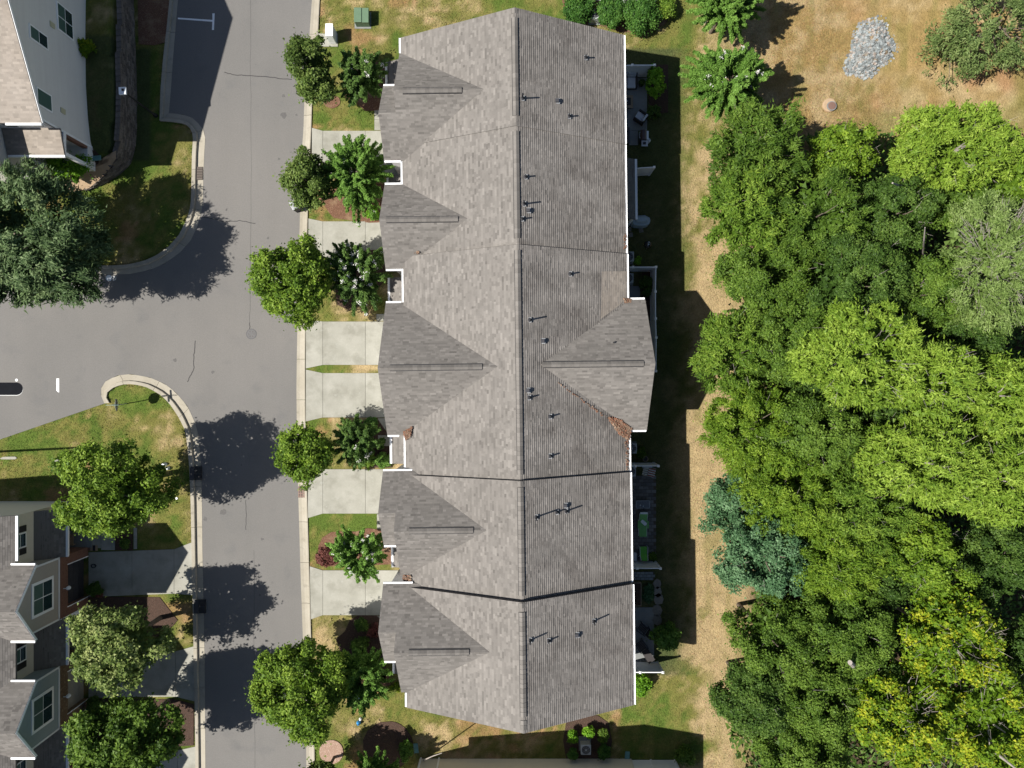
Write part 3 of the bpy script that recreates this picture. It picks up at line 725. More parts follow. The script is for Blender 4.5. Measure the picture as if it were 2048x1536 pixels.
gable('gable_roof', 5.455, -3.27, -8.72, -.3, 6.06, .71, (capr(780, 0, 9.15), capr(972, 0, 9.15)), wall_in=-3, gut=((5.455, -8.7, -7.7), (-3.27, -8.7, -7.95)))
gable('gable_roof', -5.60, -12.47, -7.88, -.4, 6.46, .75, (capr(817, 0, 9.03) - .1, capr(946, 0, 9.03) - .1), wall_in=-3, gut=((-5.60, -7.9, -7.05),))
gable('porch_gable_roof', -5.601, -10.47, -8.97, -7.86, 6.46, .75, wall_in=-6.8, gut=((-5.60, -8.95, -7.9), (-10.47, -8.95, -7.9)))
gable('gable_roof', -12.88, -19.94, -7.88, -.3, 6.85, .75, (capr(817, 0, 9.5) - .2, capr(945, 0, 9.5) - .2), wall_in=-3, gut=((-12.88, -7.9, -7.05),))
gable('porch_gable_roof', -12.881, -17.9, -8.97, -7.86, 6.85, .75, wall_in=-6.8, gut=((-12.88, -8.95, -7.9), (-17.9, -8.95, -7.9)))
gable('bay_roof', 5.49, -3.14, 8.44, .5, 6.07, .71, (capr(1085, 0, 9.12), capr(1297, 0, 9.12)), side=1, wall_in=3, gut=((5.49, 7.35, 8.4), (-3.14, 7.35, 8.4)))
# porch roofs
def porch(s0, s1, r0=-8.95, r1=-7.0, z0=2.95, z1=3.65):
    pt = MB(); top = [B(s0, r0, z0), B(s1, r0, z0), B(s1, r1, z1), B(s0, r1, z1)]
    n = (Vector(top[1]) - Vector(top[0])).cross(Vector(top[2]) - Vector(top[0]))
    if n.z < 0: top = top[::-1]
    pt.solid([(x, y, z - .12) for x, y, z in top], [(x, y, z - .002) for x, y, z in top])
    pr = pt.build('porch_roof', M['deck'], TH)
    L_ = math.hypot(r1 - r0, z1 - z0); c, s_ = (r1 - r0) / L_, (z1 - z0) / L_
    lo = min(s0, s1)
    make_shingles([(B(lo, r0, z0), Uv, np.array((Rv[0] * c, Rv[1] * c, s_)), abs(s0 - s1), L_)], pr)
    gutter(pr, s0, r0 - .08, s1, r0 - .08, z0 + .02, .15)
    m2 = MB(); bbox(m2, s0 - .1 if s0 > s1 else s0 + .1, s0 - .28 if s0 > s1 else s0 + .28, r0 + .1, r0 + .28, 0, z0 - .12); bbox(m2, s1 + .1, s1 + .28, r0 + .1, r0 + .28, 0, z0 - .12)
    m2.build('porch_post', M['white'], TH)
    m3 = MB(); bbox(m3, s0, s1, r0 + .02, r1, 0, .16); m3.build('porch_floor', M['concrete'], TH)
for (a, b) in ((22.85, 19.9), (14.8, 13.4), (7.6, 5.55), (-3.35, -5.5), (-10.55, -12.8), (-18.0, -20.3)): porch(a, b)
# rear covered porch (dark, shaded) with its white gutter
pt = MB(); y0 = (768 - 320) * 50 / FPX; y1 = (768 - 441) * 50 / FPX
top = [B(y0, 6.8, 3.7), B(y1, 6.8, 3.7), B(y1, 8.42, 2.9), B(y0, 8.42, 2.9)]
n = (Vector(top[1]) - Vector(top[0])).cross(Vector(top[2]) - Vector(top[0]))
if n.z < 0: top = top[::-1]
pt.solid([(x, y, z - .12) for x, y, z in top], [(x, y, z) for x, y, z in top]); pr = pt.build('rear_porch_roof', M['deck'], TH)
make_shingles([(B(y1, 8.42, 2.9), Uv, np.array((-Rv[0] * .897, -Rv[1] * .897, .443)), y0 - y1, 1.8)], pr)
gutter(pr, y0, 8.5, y1, 8.5, 2.92, .16)
m2 = MB()
for s in (y0 - .2, y1 + .2): bbox(m2, s - .09, s + .09, 8.2, 8.38, 0, 2.8)
m2.build('porch_post', M['white'], TH)
# doors and windows of the row (seen only from the side)
def opening(kind, s0, s1, r, z0, z1, out=-1):
    fr = MB(); bbox(fr, s0 - .08, s1 + .08, r, r + out * .05, z0 - .08, z1 + .08); w = fr.build(kind, M['white'], TH)
    if kind == 'window':
        g = MB(); bbox(g, s0, s1, r + out * .03, r + out * .058, z0, z1); g.build('pane', M['glass'], w)
        g = MB(); bbox(g, (s0 + s1) / 2 - .03, (s0 + s1) / 2 + .03, r + out * .04, r + out * .07, z0, z1); g.build('sash_bar', M['white'], w)
    else:
        n = 4 if kind == 'garage_door' else 2
        for k in range(n):
            g = MB(); h = (z1 - z0) / n; bbox(g, s0 + .02, s1 - .02, r + out * .03, r + out * .07, z0 + h * k + .02, z0 + h * (k + 1) - .02); g.build('door_panel', M['white_vinyl'], w)
for (c_, r_) in ((17.35, -8.44), (10.5, -8.44), (3.4, -8.44), (-1.2, -8.44), (-8.0, -8.69), (-15.4, -8.69)):
    opening('garage_door', c_ - 1.25, c_ + 1.25, r_, .05, 2.3)
    opening('window', c_ - .8, c_ + .8, r_, 3.6, 5.2)
for c_ in (21.5, 14.1, 6.6, -4.4, -11.6, -19.2): opening('front_door', c_ - .48, c_ + .48, -7.06, .15, 2.2)
for c_ in (20.5, 17.5, 13.5, 10.5, 7.0, -5.0, -8, -11, -14.5, -17.5, -19.6):
    opening('window', c_ - .6, c_ + .6, 6.86, 3.8, 5.2, 1)
for c_ in (19, 10, -7.5, -16): opening('patio_door', c_ - .9, c_ + .9, 6.86, .15, 2.25, 1)
for c_ in (3.2, -.9): opening('window', c_ - .6, c_ + .6, 8.17, 3.8, 5.2, 1)
for s_, o_ in ((22.71, 1), (-20.64, -1)):
    pass

# vents on the rear slope: (x, y, kind)
def sec_at(s):
    for q in ROOFS:
        if q[1] >= s > q[2]: return q
    return ROOFS[-1]
def roof_pt(px, py):
    h = 8.0
    for _ in range(8):
        p = P(px, py, h); s = p.y; r = (p.x - X0 - DX * s); q = sec_at(s); h = q[3] + RISE * (1 - abs(r) / 7.22)
    return P(px, py, h), q[0]
vent_lab = {'long': 'tall black vent pipe', 'pipe': 'short black vent pipe', 'box': 'low square vent hood'}
for (x, y, k) in [(1171, 116, 'pipe'), (1045, 197, 'long'), (1113, 202, 'box'), (1138, 233, 'pipe'), (1051, 354, 'pipe'), (1048, 408, 'long'), (1055, 421, 'box'), (1044, 438, 'pipe'),
                  (1140, 548, 'pipe'), (1059, 640, 'long'), (1084, 682, 'box'), (1054, 781, 'box'), (1058, 795, 'pipe'), (1100, 833, 'pipe'), (1100, 912, 'pipe'),
                  (1072, 1034, 'xlong'), (1113, 1024, 'pipe'), (1129, 1011, 'box'), (1132, 1022, 'long'), (1060, 1280, 'long'), (1097, 1281, 'pipe'), (1152, 1270, 'box'), (1187, 1242, 'long')]:
    p, rf = roof_pt(x, y); mb = MB()
    if k == 'box':
        mb.obox((p.x, p.y), .42, .34, p.z - .1, p.z + .03); v = mb.build('roof_vent', M['lead'], rf)
        mb = MB(); mb.obox((p.x + .03, p.y), .28, .26, p.z - .05, p.z + .17, taper=.8); mb.build('vent_hood', M['dark'], rf)
    else:
        hgt = {'pipe': .42, 'long': .72, 'xlong': 1.0}[k]
        mb.lathe((p.x, p.y, p.z), [(.17, -.10), (.16, .03), (.075, .12), (.07, .18)], 12); mb.build('pipe_boot', M['dark'], rf)
        mb = MB(); mb.obox((p.x - .05, p.y), .34, .32, p.z + .0, p.z + .055); mb.build('pipe_flashing', M['lead'], rf)
        mb = MB(); mb.tube((p.x, p.y, p.z), (p.x, p.y, p.z + hgt), .055, .055, 10); mb.build('vent_pipe', M['black'], rf)
# vent on the bay roof
p = P(1228, 685, 8.2); mb = MB(); mb.lathe((p.x, p.y, 7.6), [(.15, -.2), (.12, .1), (.075, .14), (.07, .2)], 12); mb.build('pipe_boot', M['dark'], TH)
mb = MB(); mb.tube((p.x, p.y, 7.4), (p.x, p.y, 8.3), .06, .06, 10); mb.build('vent_pipe', M['black'], TH)
# replaced lighter shingles near the bay valley, slightly proud
def patch_shingles(poly_px, seed=3):
    roof, a, b, he = ROOFS[2]
    hR = math.hypot(7.22, RISE); VR = np.array((-Rv[0] * 7.22 / hR, -Rv[1] * 7.22 / hR, RISE / hR))
    pts = []
    for (x, y) in poly_px:
        p, _ = roof_pt(x, y); s = p.y; r = p.x - X0 - DX * s; pts.append((s, (7.22 - r) * hR / 7.22))
    N = np.cross(Uv, VR); N = N if N[2] > 0 else -N
    O = np.array(B(0, RR, he)) + N * .022
    v, f, t = shingle_plane(O, Uv, VR, 1, 1, poly=pts, seed=seed, thick=.012)
    me = mesh_arrays('new_shingles', np.array(v) - np.array(ORG[roof]), f, M['shingle_tan'], tint=t)
    put('new_shingles', me, roof, 'stuff')
patch_shingles([(1201, 545), (1254, 545), (1254, 598), (1236, 615), (1201, 640)])

# fallen leaves in the roof valleys
def litter(lab, pts_px, h_fn, n, size=.13, seed=1):
    rng = np.random.default_rng(seed); V = []; F = []; T = []
    xs = [p[0] for p in pts_px]; ys = [p[1] for p in pts_px]
    k = 0
    while k < n:
        x = rng.uniform(min(xs), max(xs)); y = rng.uniform(min(ys), max(ys))
        if not inside(pts_px, np.array([x]), np.array([y]))[0]: continue
        h = h_fn(x, y); p = P(x, y, h); a = rng.uniform(0, 6.28); l = size * rng.uniform(.5, 1.2)
        i = len(V); dz = rng.uniform(-.03, .05, 4)
        for j, (u, v) in enumerate(((-1, 0), (0, -.5), (1, 0), (0, .5))):
            V.append((p.x + l * (u * math.cos(a) - v * math.sin(a)), p.y + l * (u * math.sin(a) + v * math.cos(a)), h + .06 + dz[j]))
        F.append((i, i + 1, i + 2, i + 3)); T.append(rng.random()); k += 1
    me = mesh_arrays('leaf_litter', V, F, M['litter'], tint=T); o = put('leaf_litter', me, None, 'stuff'); o['label'] = lab; return o
def main_h(x, y):
    p, _ = roof_pt(x, y) if x > 1030 else (None, None)
    if p: return p.z
    h = 7
    for _ in range(6):
        p = P(x, y, h); r = p.x - X0 - DX * p.y; h = sec_at(p.y)[3] + RISE * (1 - abs(r) / 7.52)
    return h
def bay_h(x, y):
    h = 7
    for _ in range(6):
        p = P(x, y, h); h = max(6.07 + .71 * (4.3 - abs(p.y - 1.17)), main_h(x, y))
    return h
litter('triangle of brown fallen leaves in the valley beside the rear bay roof', [(1215, 834), (1240, 840), (1262, 858), (1257, 880), (1238, 868)], bay_h, 650, .12, 2)
litter('thin line of orange leaves along the rear bay valley', [(1108, 760), (1116, 764), (1212, 832), (1206, 834)], bay_h, 50, .08, 3)
litter('orange leaf clump at the upper corner of the rear bay', [(1247, 596), (1262, 599), (1262, 606), (1250, 606)], bay_h, 60, .10, 4)
litter('brown leaves caught in the valley below the widest front gable', [(806, 864), (824, 853), (820, 875), (812, 880)], lambda x, y: main_h(x, y) + .15, 160, .10, 5)
litter('small arc of dry leaves in a front valley above the white downpipe', [(812, 508), (815, 501), (838, 500), (838, 507)], lambda x, y: main_h(x, y) + .25, 60, .09, 6)
litter('few red leaves by the fourth front gable foot', [(806, 1150), (822, 1150), (822, 1162), (806, 1160)], lambda x, y: main_h(x, y) + .1, 50, .09, 8)
litter('dry leaves along the gutter above the second paved patio', [(1249, 880), (1256, 880), (1257, 940), (1252, 940)], lambda x, y: main_h(x, y), 45, .07, 9)
litter('dry leaves in the gutter beside the grey covered grill', [(1247, 465), (1252, 465), (1252, 500), (1247, 500)], lambda x, y: main_h(x, y), 30, .07, 10)

# ------------------------------------------------------------------ retaining wall of stacked blocks
RW = thing('retaining_wall', 'curved stacked-block retaining wall below the beige house', 'retaining wall', P(273, 200))
base = np.array([P2(q[0], q[1]) for q in WALL_B]); hts = np.array([q[2] for q in WALL_B])
dd = np.concatenate([[0], np.cumsum(np.hypot(*np.diff(base, axis=0).T))])
def wall_at(s): return np.interp(s, dd, base[:, 0]), np.interp(s, dd, base[:, 1]), np.interp(s, dd, hts)
def unit_box(sx, sy, sz, m, nm):
    q = MB(); q.obox((0, 0), sx, sy, -sz / 2, sz / 2, taper=.97); me = bpy.data.meshes.new(nm); me.from_pydata(q.v, [], q.f)
    a = me.attributes.new('tint', 'FLOAT', 'FACE'); a.data.foreach_set('value', np.full(len(q.f), .5, np.float32)); me.materials.append(m); me.update(); return me
s_start = dd[1] - 1.5; course = .20
mbw = MB(); rr = random.Random(4)
for ci in range(11):
    s = s_start + (ci % 2) * .22
    while s < dd[-1]:
        x, y, h = wall_at(s); x2, y2, h2 = wall_at(s + .42)
        if ci * course < h - .16:
            a = math.atan2(y2 - y, x2 - x); nx, ny = math.sin(a), -math.cos(a)
            bt = -(ci * .012) + rr.uniform(-.02, .02)
            cx, cy = (x + x2) / 2 - nx * (.15 - bt) * 1, (y + y2) / 2 - ny * (.15 - bt) * 1
            # the wall steps back towards the terrace
            side = 1 if (x - cx) > 0 else 1
            mbw.obox(((x + x2) / 2 - abs(math.sin(a)) * 0 + (-.15 - ci * .012 + rr.uniform(-.02, .02)) * abs(math.sin(a)), (y + y2) / 2 + (.15 + ci * .012) * abs(math.cos(a))), .41, .3, ci * course, ci * course + course - .012, a, rr.random(), .96)
        s += .43
mbw.build('wall_blocks', M['block'], RW, 'stuff')
capme = unit_box(.40, .36, .09, M['block'], 'cap_stone')
s = s_start
while s < dd[-1] - .2:
    x, y, h = wall_at(s); x2, y2, h2 = wall_at(s + .42); a = math.atan2(y2 - y, x2 - x)
    n = max(1, int(math.ceil((h - .16) / course))); hh = n * course
    bx = (x + x2) / 2 + (-.15 - n * .012) * abs(math.sin(a)); by = (y + y2) / 2 + (.15 + n * .012) * abs(math.cos(a))
    o = put('cap_stone', capme, RW); o.location = (bx - ORG[RW].x, by - ORG[RW].y, hh + .04); o.rotation_euler = (0, 0, a + rr.uniform(-.02, .02)); s += .425

# ------------------------------------------------------------------ beige house, top left
H1 = thing('house', 'two-storey beige house with porch above the retaining wall', 'house', (-33, 18, 2.3))
def wx(y): return -30.18 - (y - 16.7) * .052       # the side wall runs slightly askew
GZ = 2.3; EZ = 8.0; SL = .41; YF, YR = 16.95, 25.0
mb = MB(); yb = 33.0
prof = [(YF, GZ - .6), (yb, GZ - .6), (yb, EZ - .1), (YR, EZ + SL * (YR - YF) - .1), (YF, EZ - .1)]
mb.solid([(wx(y), y, z) for y, z in prof][::-1], [(wx(y) - 14, y, z) for y, z in prof][::-1]); mb.build('wall', M['siding'], H1)
mb = MB(); yo = .3
def roofslope(mb, y0, z0, y1, z1, x_over=.28, depth=15, th=.16):
    top = [(wx(y0) + x_over, y0, z0), (wx(y1) + x_over, y1, z1), (wx(y1) - depth, y1, z1), (wx(y0) - depth, y0, z0)]
    n = (Vector(top[1]) - Vector(top[0])).cross(Vector(top[2]) - Vector(top[0]))
    if n.z < 0: top = top[::-1]
    mb.solid([(x, y, z - th) for x, y, z in top], [(x, y, z - .002) for x, y, z in top])
roofslope(mb, YF - .35, EZ - .14, YR, EZ + SL * (YR - YF)); roofslope(mb, 33.3, EZ - .14, YR, EZ + SL * (YR - YF))
rf = mb.build('roof', M['deck'], H1)
hl = math.hypot(8.4, 8.4 * SL); Vv = np.array((0, 8.4 / hl, 8.4 * SL / hl))
Ux = np.array((-1, 0, 0.)); 
poly = [(0 - .0, 0), (14, 0), (14, hl), (.44, hl)]
make_shingles([((wx(YF) + .28, YF - .35, EZ - .14), Ux, Vv, 14, hl, poly)], rf, M['shingle_tan'])
mb = MB(); 
for (y0, z0, y1, z1) in ((YF - .35, EZ - .14, YR, EZ + SL * (YR - YF)),):
    a = Vector((wx(y0) + .30, y0, z0 - .2)); b = Vector((wx(y1) + .30, y1, z1 - .2)); up = Vector((0, 0, .19)); e = Vector((.025, 0, 0))
    mb.solid([a, a + e, b + e, b], [a + up, a + e + up, b + e + up, b + up])
mb.build('rake_board', M['white'], H1)
mb = MB(); mb.box(wx(YF) - 2.0, wx(YF) + .28, YF - .50, YF - .36, EZ - .24, EZ - .1); mb.build('gutter', M['white'], H1)
mb = MB(); mb.box(-50, wx(YF) - 2.6, YF - .50, YF - .36, EZ - .24, EZ - .1); mb.build('gutter', M['white'], H1)
mb = MB(); mb.box(wx(YF) - .1, wx(YF) + .03, YF - .03, YF + .12, GZ - .5, EZ - .2); mb.box(wx(YF) - .14, wx(YF) + .02, YF - .03, YF - .001, GZ - .5, EZ - .2); mb.build('corner_board', M['white'], H1)
def side_window(y0, y1, z0, z1, nu, nv, m=None, root=None, X=None, f=.07):
    X = X or (lambda y: wx(y)); root = root or H1
    fr = MB(); q = lambda y, z, o: (X(y) + o, y, z)
    fr.solid([q(y0 - f, z0 - f, .0), q(y1 + f, z0 - f, .0), q(y1 + f, z1 + f, .0), q(y0 - f, z1 + f, .0)], [q(y0 - f, z0 - f, .05), q(y1 + f, z0 - f, .05), q(y1 + f, z1 + f, .05), q(y0 - f, z1 + f, .05)])
    w = fr.build('window', M['white'], root)
    for i in range(nu):
        for j in range(nv):
            a0 = y0 + (y1 - y0) * i / nu + .03; a1 = y0 + (y1 - y0) * (i + 1) / nu - .03; b0 = z0 + (z1 - z0) * j / nv + .03; b1 = z0 + (z1 - z0) * (j + 1) / nv - .03
            g = MB(); g.solid([q(a0, b0, .04), q(a1, b0, .04), q(a1, b1, .04), q(a0, b1, .04)], [q(a0, b0, .058), q(a1, b0, .058), q(a1, b1, .058), q(a0, b1, .058)])
            g.build('pane', (M['blind'] if (j == nv - 1 and m is None) else (m or M['glass'])), w)
    return w
# photo position on the wall plane -> height and depth
def onwall(px, py, X=-30.4):
    s = X / (px - 1024); return ((768 - py) * s, CAM_H - s * FPX)
for (a, b, c, d, nu, nv, m) in (((119, 4), (119, 57), (146, 30), (148, 83), 2, 2, None), ((60, 49), (62, 76), (93, 74), (94, 100), 1, 2, None), ((68, 175), (71, 209), (94, 192), (96, 225), 1, 1, M['blind'])):
    y_t, z_t = onwall(a[0], a[1], wx(22)); y_b, _ = onwall(b[0], b[1], wx(22)); _, z_b = onwall(d[0], d[1], wx(22))
    side_window(min(y_t, y_b), max(y_t, y_b), z_b, z_t, nu, nv, m)
for (px, py) in ((110, 50), (123, 222)):
    y_, z_ = onwall(px, py, wx(20)); mb = MB(); X = wx(y_); mb.box(X, X + .05, y_ - .17, y_ + .17, z_ - .25, z_ + .25); mb.build('wall_vent', mk('cream_vent', [(.45, .43, .3)], rough=.6), H1)
# porch
PX0 = wx(17) ; YP = 15.45
mb = MB(); top = [(PX0 + .22, YP - .1, 5.45), (PX0 + .26, YF, 6.0), (PX0 - 3.6, YF, 6.0), (PX0 - 3.6, YP - .1, 5.45)]
mb.solid([(x, y, z - .14) for x, y, z in top], [(x, y, z - .002) for x, y, z in top]) if False else mb.solid([(x, y, z - .14) for x, y, z in top], [(x, y, z - .002) for x, y, z in top])
prf = mb.build('porch_roof', M['deck'], H1)
L_ = math.hypot(1.6, .55)
make_shingles([((PX0 + .22, YP - .1, 5.45), Ux, np.array((0, 1.6 / L_, .55 / L_)), 3.8, L_)], prf, M['shingle_tan'])
mb = MB(); mb.box(PX0 - 3.55, PX0 + .26, YP - .27, YP - .12, 5.33, 5.48); mb.build('gutter', M['white'], prf)
mb = MB(); mb.box(PX0 - .05, PX0 + .06, YP, YF, 5.0, 5.3); mb.build('beam', M['white'], H1)
mb = MB(); mb.box(PX0 - .22, PX0 + .02, YP, YP + .24, GZ - .6, 5.0); mb.box(PX0 - 3.4, PX0 - 3.16, YP, YP + .24, GZ - .6, 5.3); mb.build('porch_column', M['white'], H1)
mb = MB(); mb.box(PX0 - 3.6, PX0 + .04, YP - .05, YF, GZ - .7, GZ + .25); mb.build('porch_floor', M['siding'], H1)
mb = MB(); mb.box(PX0 - .3, PX0 + .03, YF - .22, YF - .04, GZ + .25, 5.0); mb.build('brick_pier', M['brick'], H1)
mb = MB(); mb.box(PX0 - 4.5, PX0 - 3.65, YP - .9, YF, GZ - .6, 7.1); mb.build('bay_wall', M['siding'], H1)
mb = MB(); top = [(PX0 - 3.5, YP - 1.2, 6.9), (PX0 - 3.5, YF, 7.6), (PX0 - 10, YF, 7.6), (PX0 - 10, YP - 1.2, 6.9)]
mb.solid([(x, y, z - .14) for x, y, z in top], [(x, y, z) for x, y, z in top]); mb.build('lower_roof', M['deck'], H1)
mb = MB(); mb.box(PX0 - 10, PX0 - 3.5, YP - 1.36, YP - 1.21, 6.8, 6.95); mb.build('gutter', M['white'], H1)
mb = MB(); mb.box(PX0 - 1.2, PX0 - .35, YF - .06, YF - .02, 6.4, 7.3); w = mb.build('window', M['white'], H1)
mb = MB(); mb.box(PX0 - 1.12, PX0 - .43, YF - .075, YF - .06, 6.47, 7.23); mb.build('pane', M['glass'], w)
mb = MB(); mb.box(PX0 - 3.0, PX0 - 2.1, YF - .06, YF - .02, 6.3, 7.4); w = mb.build('window', M['white'], H1)
mb = MB(); mb.box(PX0 - 2.92, PX0 - 2.18, YF - .075, YF - .06, 6.37, 7.33); mb.build('pane', M['glass'], w)

# ------------------------------------------------------------------ townhouses, lower left
H2 = thing('townhouse', 'townhouse row at lower left with gabled bays and dark porch roofs', 'townhouse', (-36, -16, 0))
XM = -32.95; YS = -8.75
mb = MB(); mb.box(-46, XM, -32, YS, -.05, 6.5); mb.build('wall', M['siding_warm'], H2)
mb = MB(); prof = [(XM, 6.4), (-39.5, 9.6), (-46, 6.4)]
mb.solid([(x, YS - .02, z) for x, z in prof][::-1], [(x, -32, z) for x, z in prof][::-1]); mb.build('attic_wall', M['siding'], H2)
mb = MB()
top = [(XM + .4, YS + .12, 6.45), (-39.5, YS + .12, 9.9), (-39.5, -32, 9.9), (XM + .4, -32, 6.45)]
mb.solid([(x, y, z - .15) for x, y, z in top], [(x, y, z - .002) for x, y, z in top])
top = [(-39.5, YS + .12, 9.9), (-46.3, YS + .12, 6.35), (-46.3, -32, 6.35), (-39.5, -32, 9.9)]
mb.solid([(x, y, z - .15) for x, y, z in top], [(x, y, z - .002) for x, y, z in top])
rf = mb.build('roof', M['deck'], H2)
hl = math.hypot(6.95, 3.45)
make_shingles([((XM + .4, -32, 6.45), np.array((0, 1., 0)), np.array((-6.95 / hl, 0, 3.45 / hl)), 23.37, hl)], rf, M['shingle'])
def gut2(x0, x1, y0, y1, z, root=None):
    mb = MB(); mb.box(x0, x1, y0, y1, z - .12, z); return mb.build('gutter', M['white'], root or H2)
gut2(XM + .41, XM + .55, -11.6, YS + .1, 6.47)
def bay2(yc, half, siding, base_m, door_m, hr=8.45, he=6.6):
    y0, y1 = yc - half, yc + half; XF = -31.68; ov = .32
    mb = MB(); prof = [(y1, 3.3), (y0, 3.3), (y0, he - .1), (yc, hr - .25), (y1, he - .1)]
    mb.solid([(XF, y, z) for y, z in prof][::-1], [(-38, y, z) for y, z in prof][::-1]); mb.build('bay_wall', siding, H2)
    # ground floor with a real garage opening
    mb = MB(); d0, d1 = yc - 1.5, yc + 1.45
    mb.box(-38, XF + .06, y0 - .02, d0, -.05, 3.29); mb.box(-38, XF + .06, d1, y1 + .02, -.05, 3.29); mb.box(-38, XF + .06, d0, d1, 2.45, 3.29)
    mb.build('garage_wall', base_m, H2)
    g = MB(); g.box(XF - .34, XF - .3, d0, d1, 0, 2.45); gd = g.build('garage_door', door_m, H2)
    for k in range(4):
        g = MB(); g.box(XF - .299, XF - .28, d0 + .04, d1 - .04, .03 + k * .6, .6 + k * .6); g.build('door_panel', door_m, gd)
    g = MB(); g.box(XF - .3, XF + .08, d0 - .06, d0 - .001, 0, 2.5); g.box(XF - .3, XF + .08, d1 + .001, d1 + .06, 0, 2.5); g.build('door_trim', M['white'], H2)
    # roof
    g = MB(); hh = math.hypot(half + ov, hr - he + .12)
    for sg in (1, -1):
        top = [(XF + .5, yc + sg * (half + ov), he - .02), (-39, yc + sg * (half + ov), he - .02), (-39, yc, hr), (XF + .5, yc, hr)]
        n = (Vector(top[1]) - Vector(top[0])).cross(Vector(top[2]) - Vector(top[0]))
        if n.z < 0: top = top[::-1]
        g.solid([(x, y, z - .14) for x, y, z in top], [(x, y, z - .002) for x, y, z in top])
    gr = g.build('bay_roof', M['deck'], H2)
    c, s_ = (half + ov) / hh, (hr - he + .02) / hh
    make_shingles([((-39, yc + half + ov, he - .02), np.array((1., 0, 0)), np.array((0, -c, s_)), 39 + XF + .5, hh), ((-39, yc - half - ov, he - .02), np.array((1., 0, 0)), np.array((0, c, s_)), 39 + XF + .5, hh)], gr, M['shingle'])
    g = MB()
    for sg in (1, -1):
        a = Vector((XF + .5, yc + sg * (half + ov), he - .24)); b = Vector((XF + .5, yc, hr - .22)); up = Vector((0, 0, .2)); e = Vector((.03, 0, 0))
        g.solid([a, a + e, b + e, b], [a + up, a + e + up, b + e + up, b + up])
    g.build('rake_board', M['white'], H2)
    gut2(XM - .0, XF + .48, y0 - ov - .15, y0 - ov - .01, he - .03); gut2(XM - .0, XF + .48, y1 + ov + .01, y1 + ov + .13, he - .03)
    g = MB()
    for yy in (y0, y1): g.box(XF - .03, XF + .03, yy - .06, yy + .06, 3.3, he - .1)
    g.box(XF - .03, XF + .03, y0, y1, 3.28, 3.4); g.build('corner_trim', M['white_vinyl'], H2)
    g = MB()
    yy = y0 - .04; g.tube((XF + .02, yy, .1), (XF + .02, yy, 3.2), .05); g.build('downpipe', M['white'], H2)
    side_window(yc - .05 - 1.0, yc - .05 + 1.0, 4.15, 6.05, 2, 2, None, H2, lambda y: XF, .16)
    # wall lamp above the garage door
    g = MB(); g.tube((XF + .06, yc - .1, 2.95), (XF + .3, yc - .1, 2.9), .03); g.lathe((XF + .32, yc - .1, 2.6), [(.05, 0), (.14, .12), (.13, .3), (.04, .38)], 10); g.build('wall_lamp', M['white_pl'], H2)
bay2(-14.32, 2.14, M['siding_taupe'], M['brick'], M['dark'])
bay2(-21.95, 2.14, M['siding_blue'], M['stone'], mk('beige_door', [(.25, .235, .20), (.27, .25, .21)], rough=.6))
bay2(-29.6, 2.14, M['siding_taupe'], M['brick'], M['dark'])
def porch2(y0, y1):
    g = MB(); top = [(-31.42, y0, 3.0), (-31.42, y1, 3.0), (XM + .02, y1, 4.1), (XM + .02, y0, 4.1)]
    n = (Vector(top[1]) - Vector(top[0])).cross(Vector(top[2]) - Vector(top[0]))
    if n.z < 0: top = top[::-1]
    g.solid([(x, y, z - .13) for x, y, z in top], [(x, y, z - .002) for x, y, z in top]); pr = g.build('porch_roof', M['deck'], H2)
    hh = math.hypot(1.53, 1.1)
    make_shingles([((-31.42, y0, 3.0), np.array((0, 1., 0)), np.array((-1.53 / hh, 0, 1.1 / hh)), y1 - y0, hh)], pr)
    gut2(-31.41, -31.26, y0, y1, 3.02, pr)
    g = MB(); g.box(-31.75, -31.55, y1 - .25, y1 - .05, 0, 2.88); g.build('porch_post', M['white'], H2)
    g = MB(); g.box(-31.6, -31.42, y0 + .02, y1 - .02, 2.6, 2.87); g.build('beam', M['white'], H2)
    g = MB(); g.box(XM, -31.3, y0, y1, 0, .14); g.build('porch_floor', M['old_conc'], H2)
    yc = (y0 + y1) / 2; zc = 5.45
    side_window(yc - .48, yc + .42, 4.95, 6.0, 1, 2, None, H2, lambda y: XM, .06)
    for (a, b) in ((yc - 1.0, yc - .58), (yc + .52, yc + .94)):
        g = MB(); g.box(XM, XM + .05, a, b, 4.88, 6.06); g.build('shutter', M['black'], H2)
    g = MB(); g.box(XM, XM + .05, yc - .5, yc + .5, .14, 2.3); g.build('front_door', M['dark'], H2)
porch2(-12.17, -8.78); porch2(-19.78, -16.48); porch2(-27.4, -24.12)

# ------------------------------------------------------------------ townhouse below the frame (its end wall shows)
H3 = thing('townhouse', 'beige siding end wall of the next townhouse row at the bottom edge', 'townhouse', (1.9, -32, 0))
mb = MB(); prof = [(-6.9, -.05), (8.9, -.05), (8.9, 5.9), (1.9, 9.35), (-6.9, 5.4)]
mb.solid([(x, -27.95, z) for x, z in prof][::-1], [(x, -46, z) for x, z in prof][::-1]); mb.build('wall', M['siding_warm'], H3)
mb = MB()
for (xa, za) in ((9.3, 5.95), (-7.4, 5.15)):
    top = [(xa, -27.4, za), (1.9, -27.4, 9.6), (1.9, -46, 9.6), (xa, -46, za)]
    n = (Vector(top[1]) - Vector(top[0])).cross(Vector(top[2]) - Vector(top[0]))
    if n.z < 0: top = top[::-1]
    mb.solid([(x, y, z - .15) for x, y, z in top], [(x, y, z) for x, y, z in top])
rf = mb.build('roof', M['deck'], H3)
make_shingles([((-7.4, -46, 5.15), np.array((0, 1., 0)), np.array((.902, 0, .432)), 18.6, 10.3), ((9.3, -46, 5.95), np.array((0, 1., 0)), np.array((-.897, 0, .442)), 18.6, 8.25)], rf)
mb = MB()
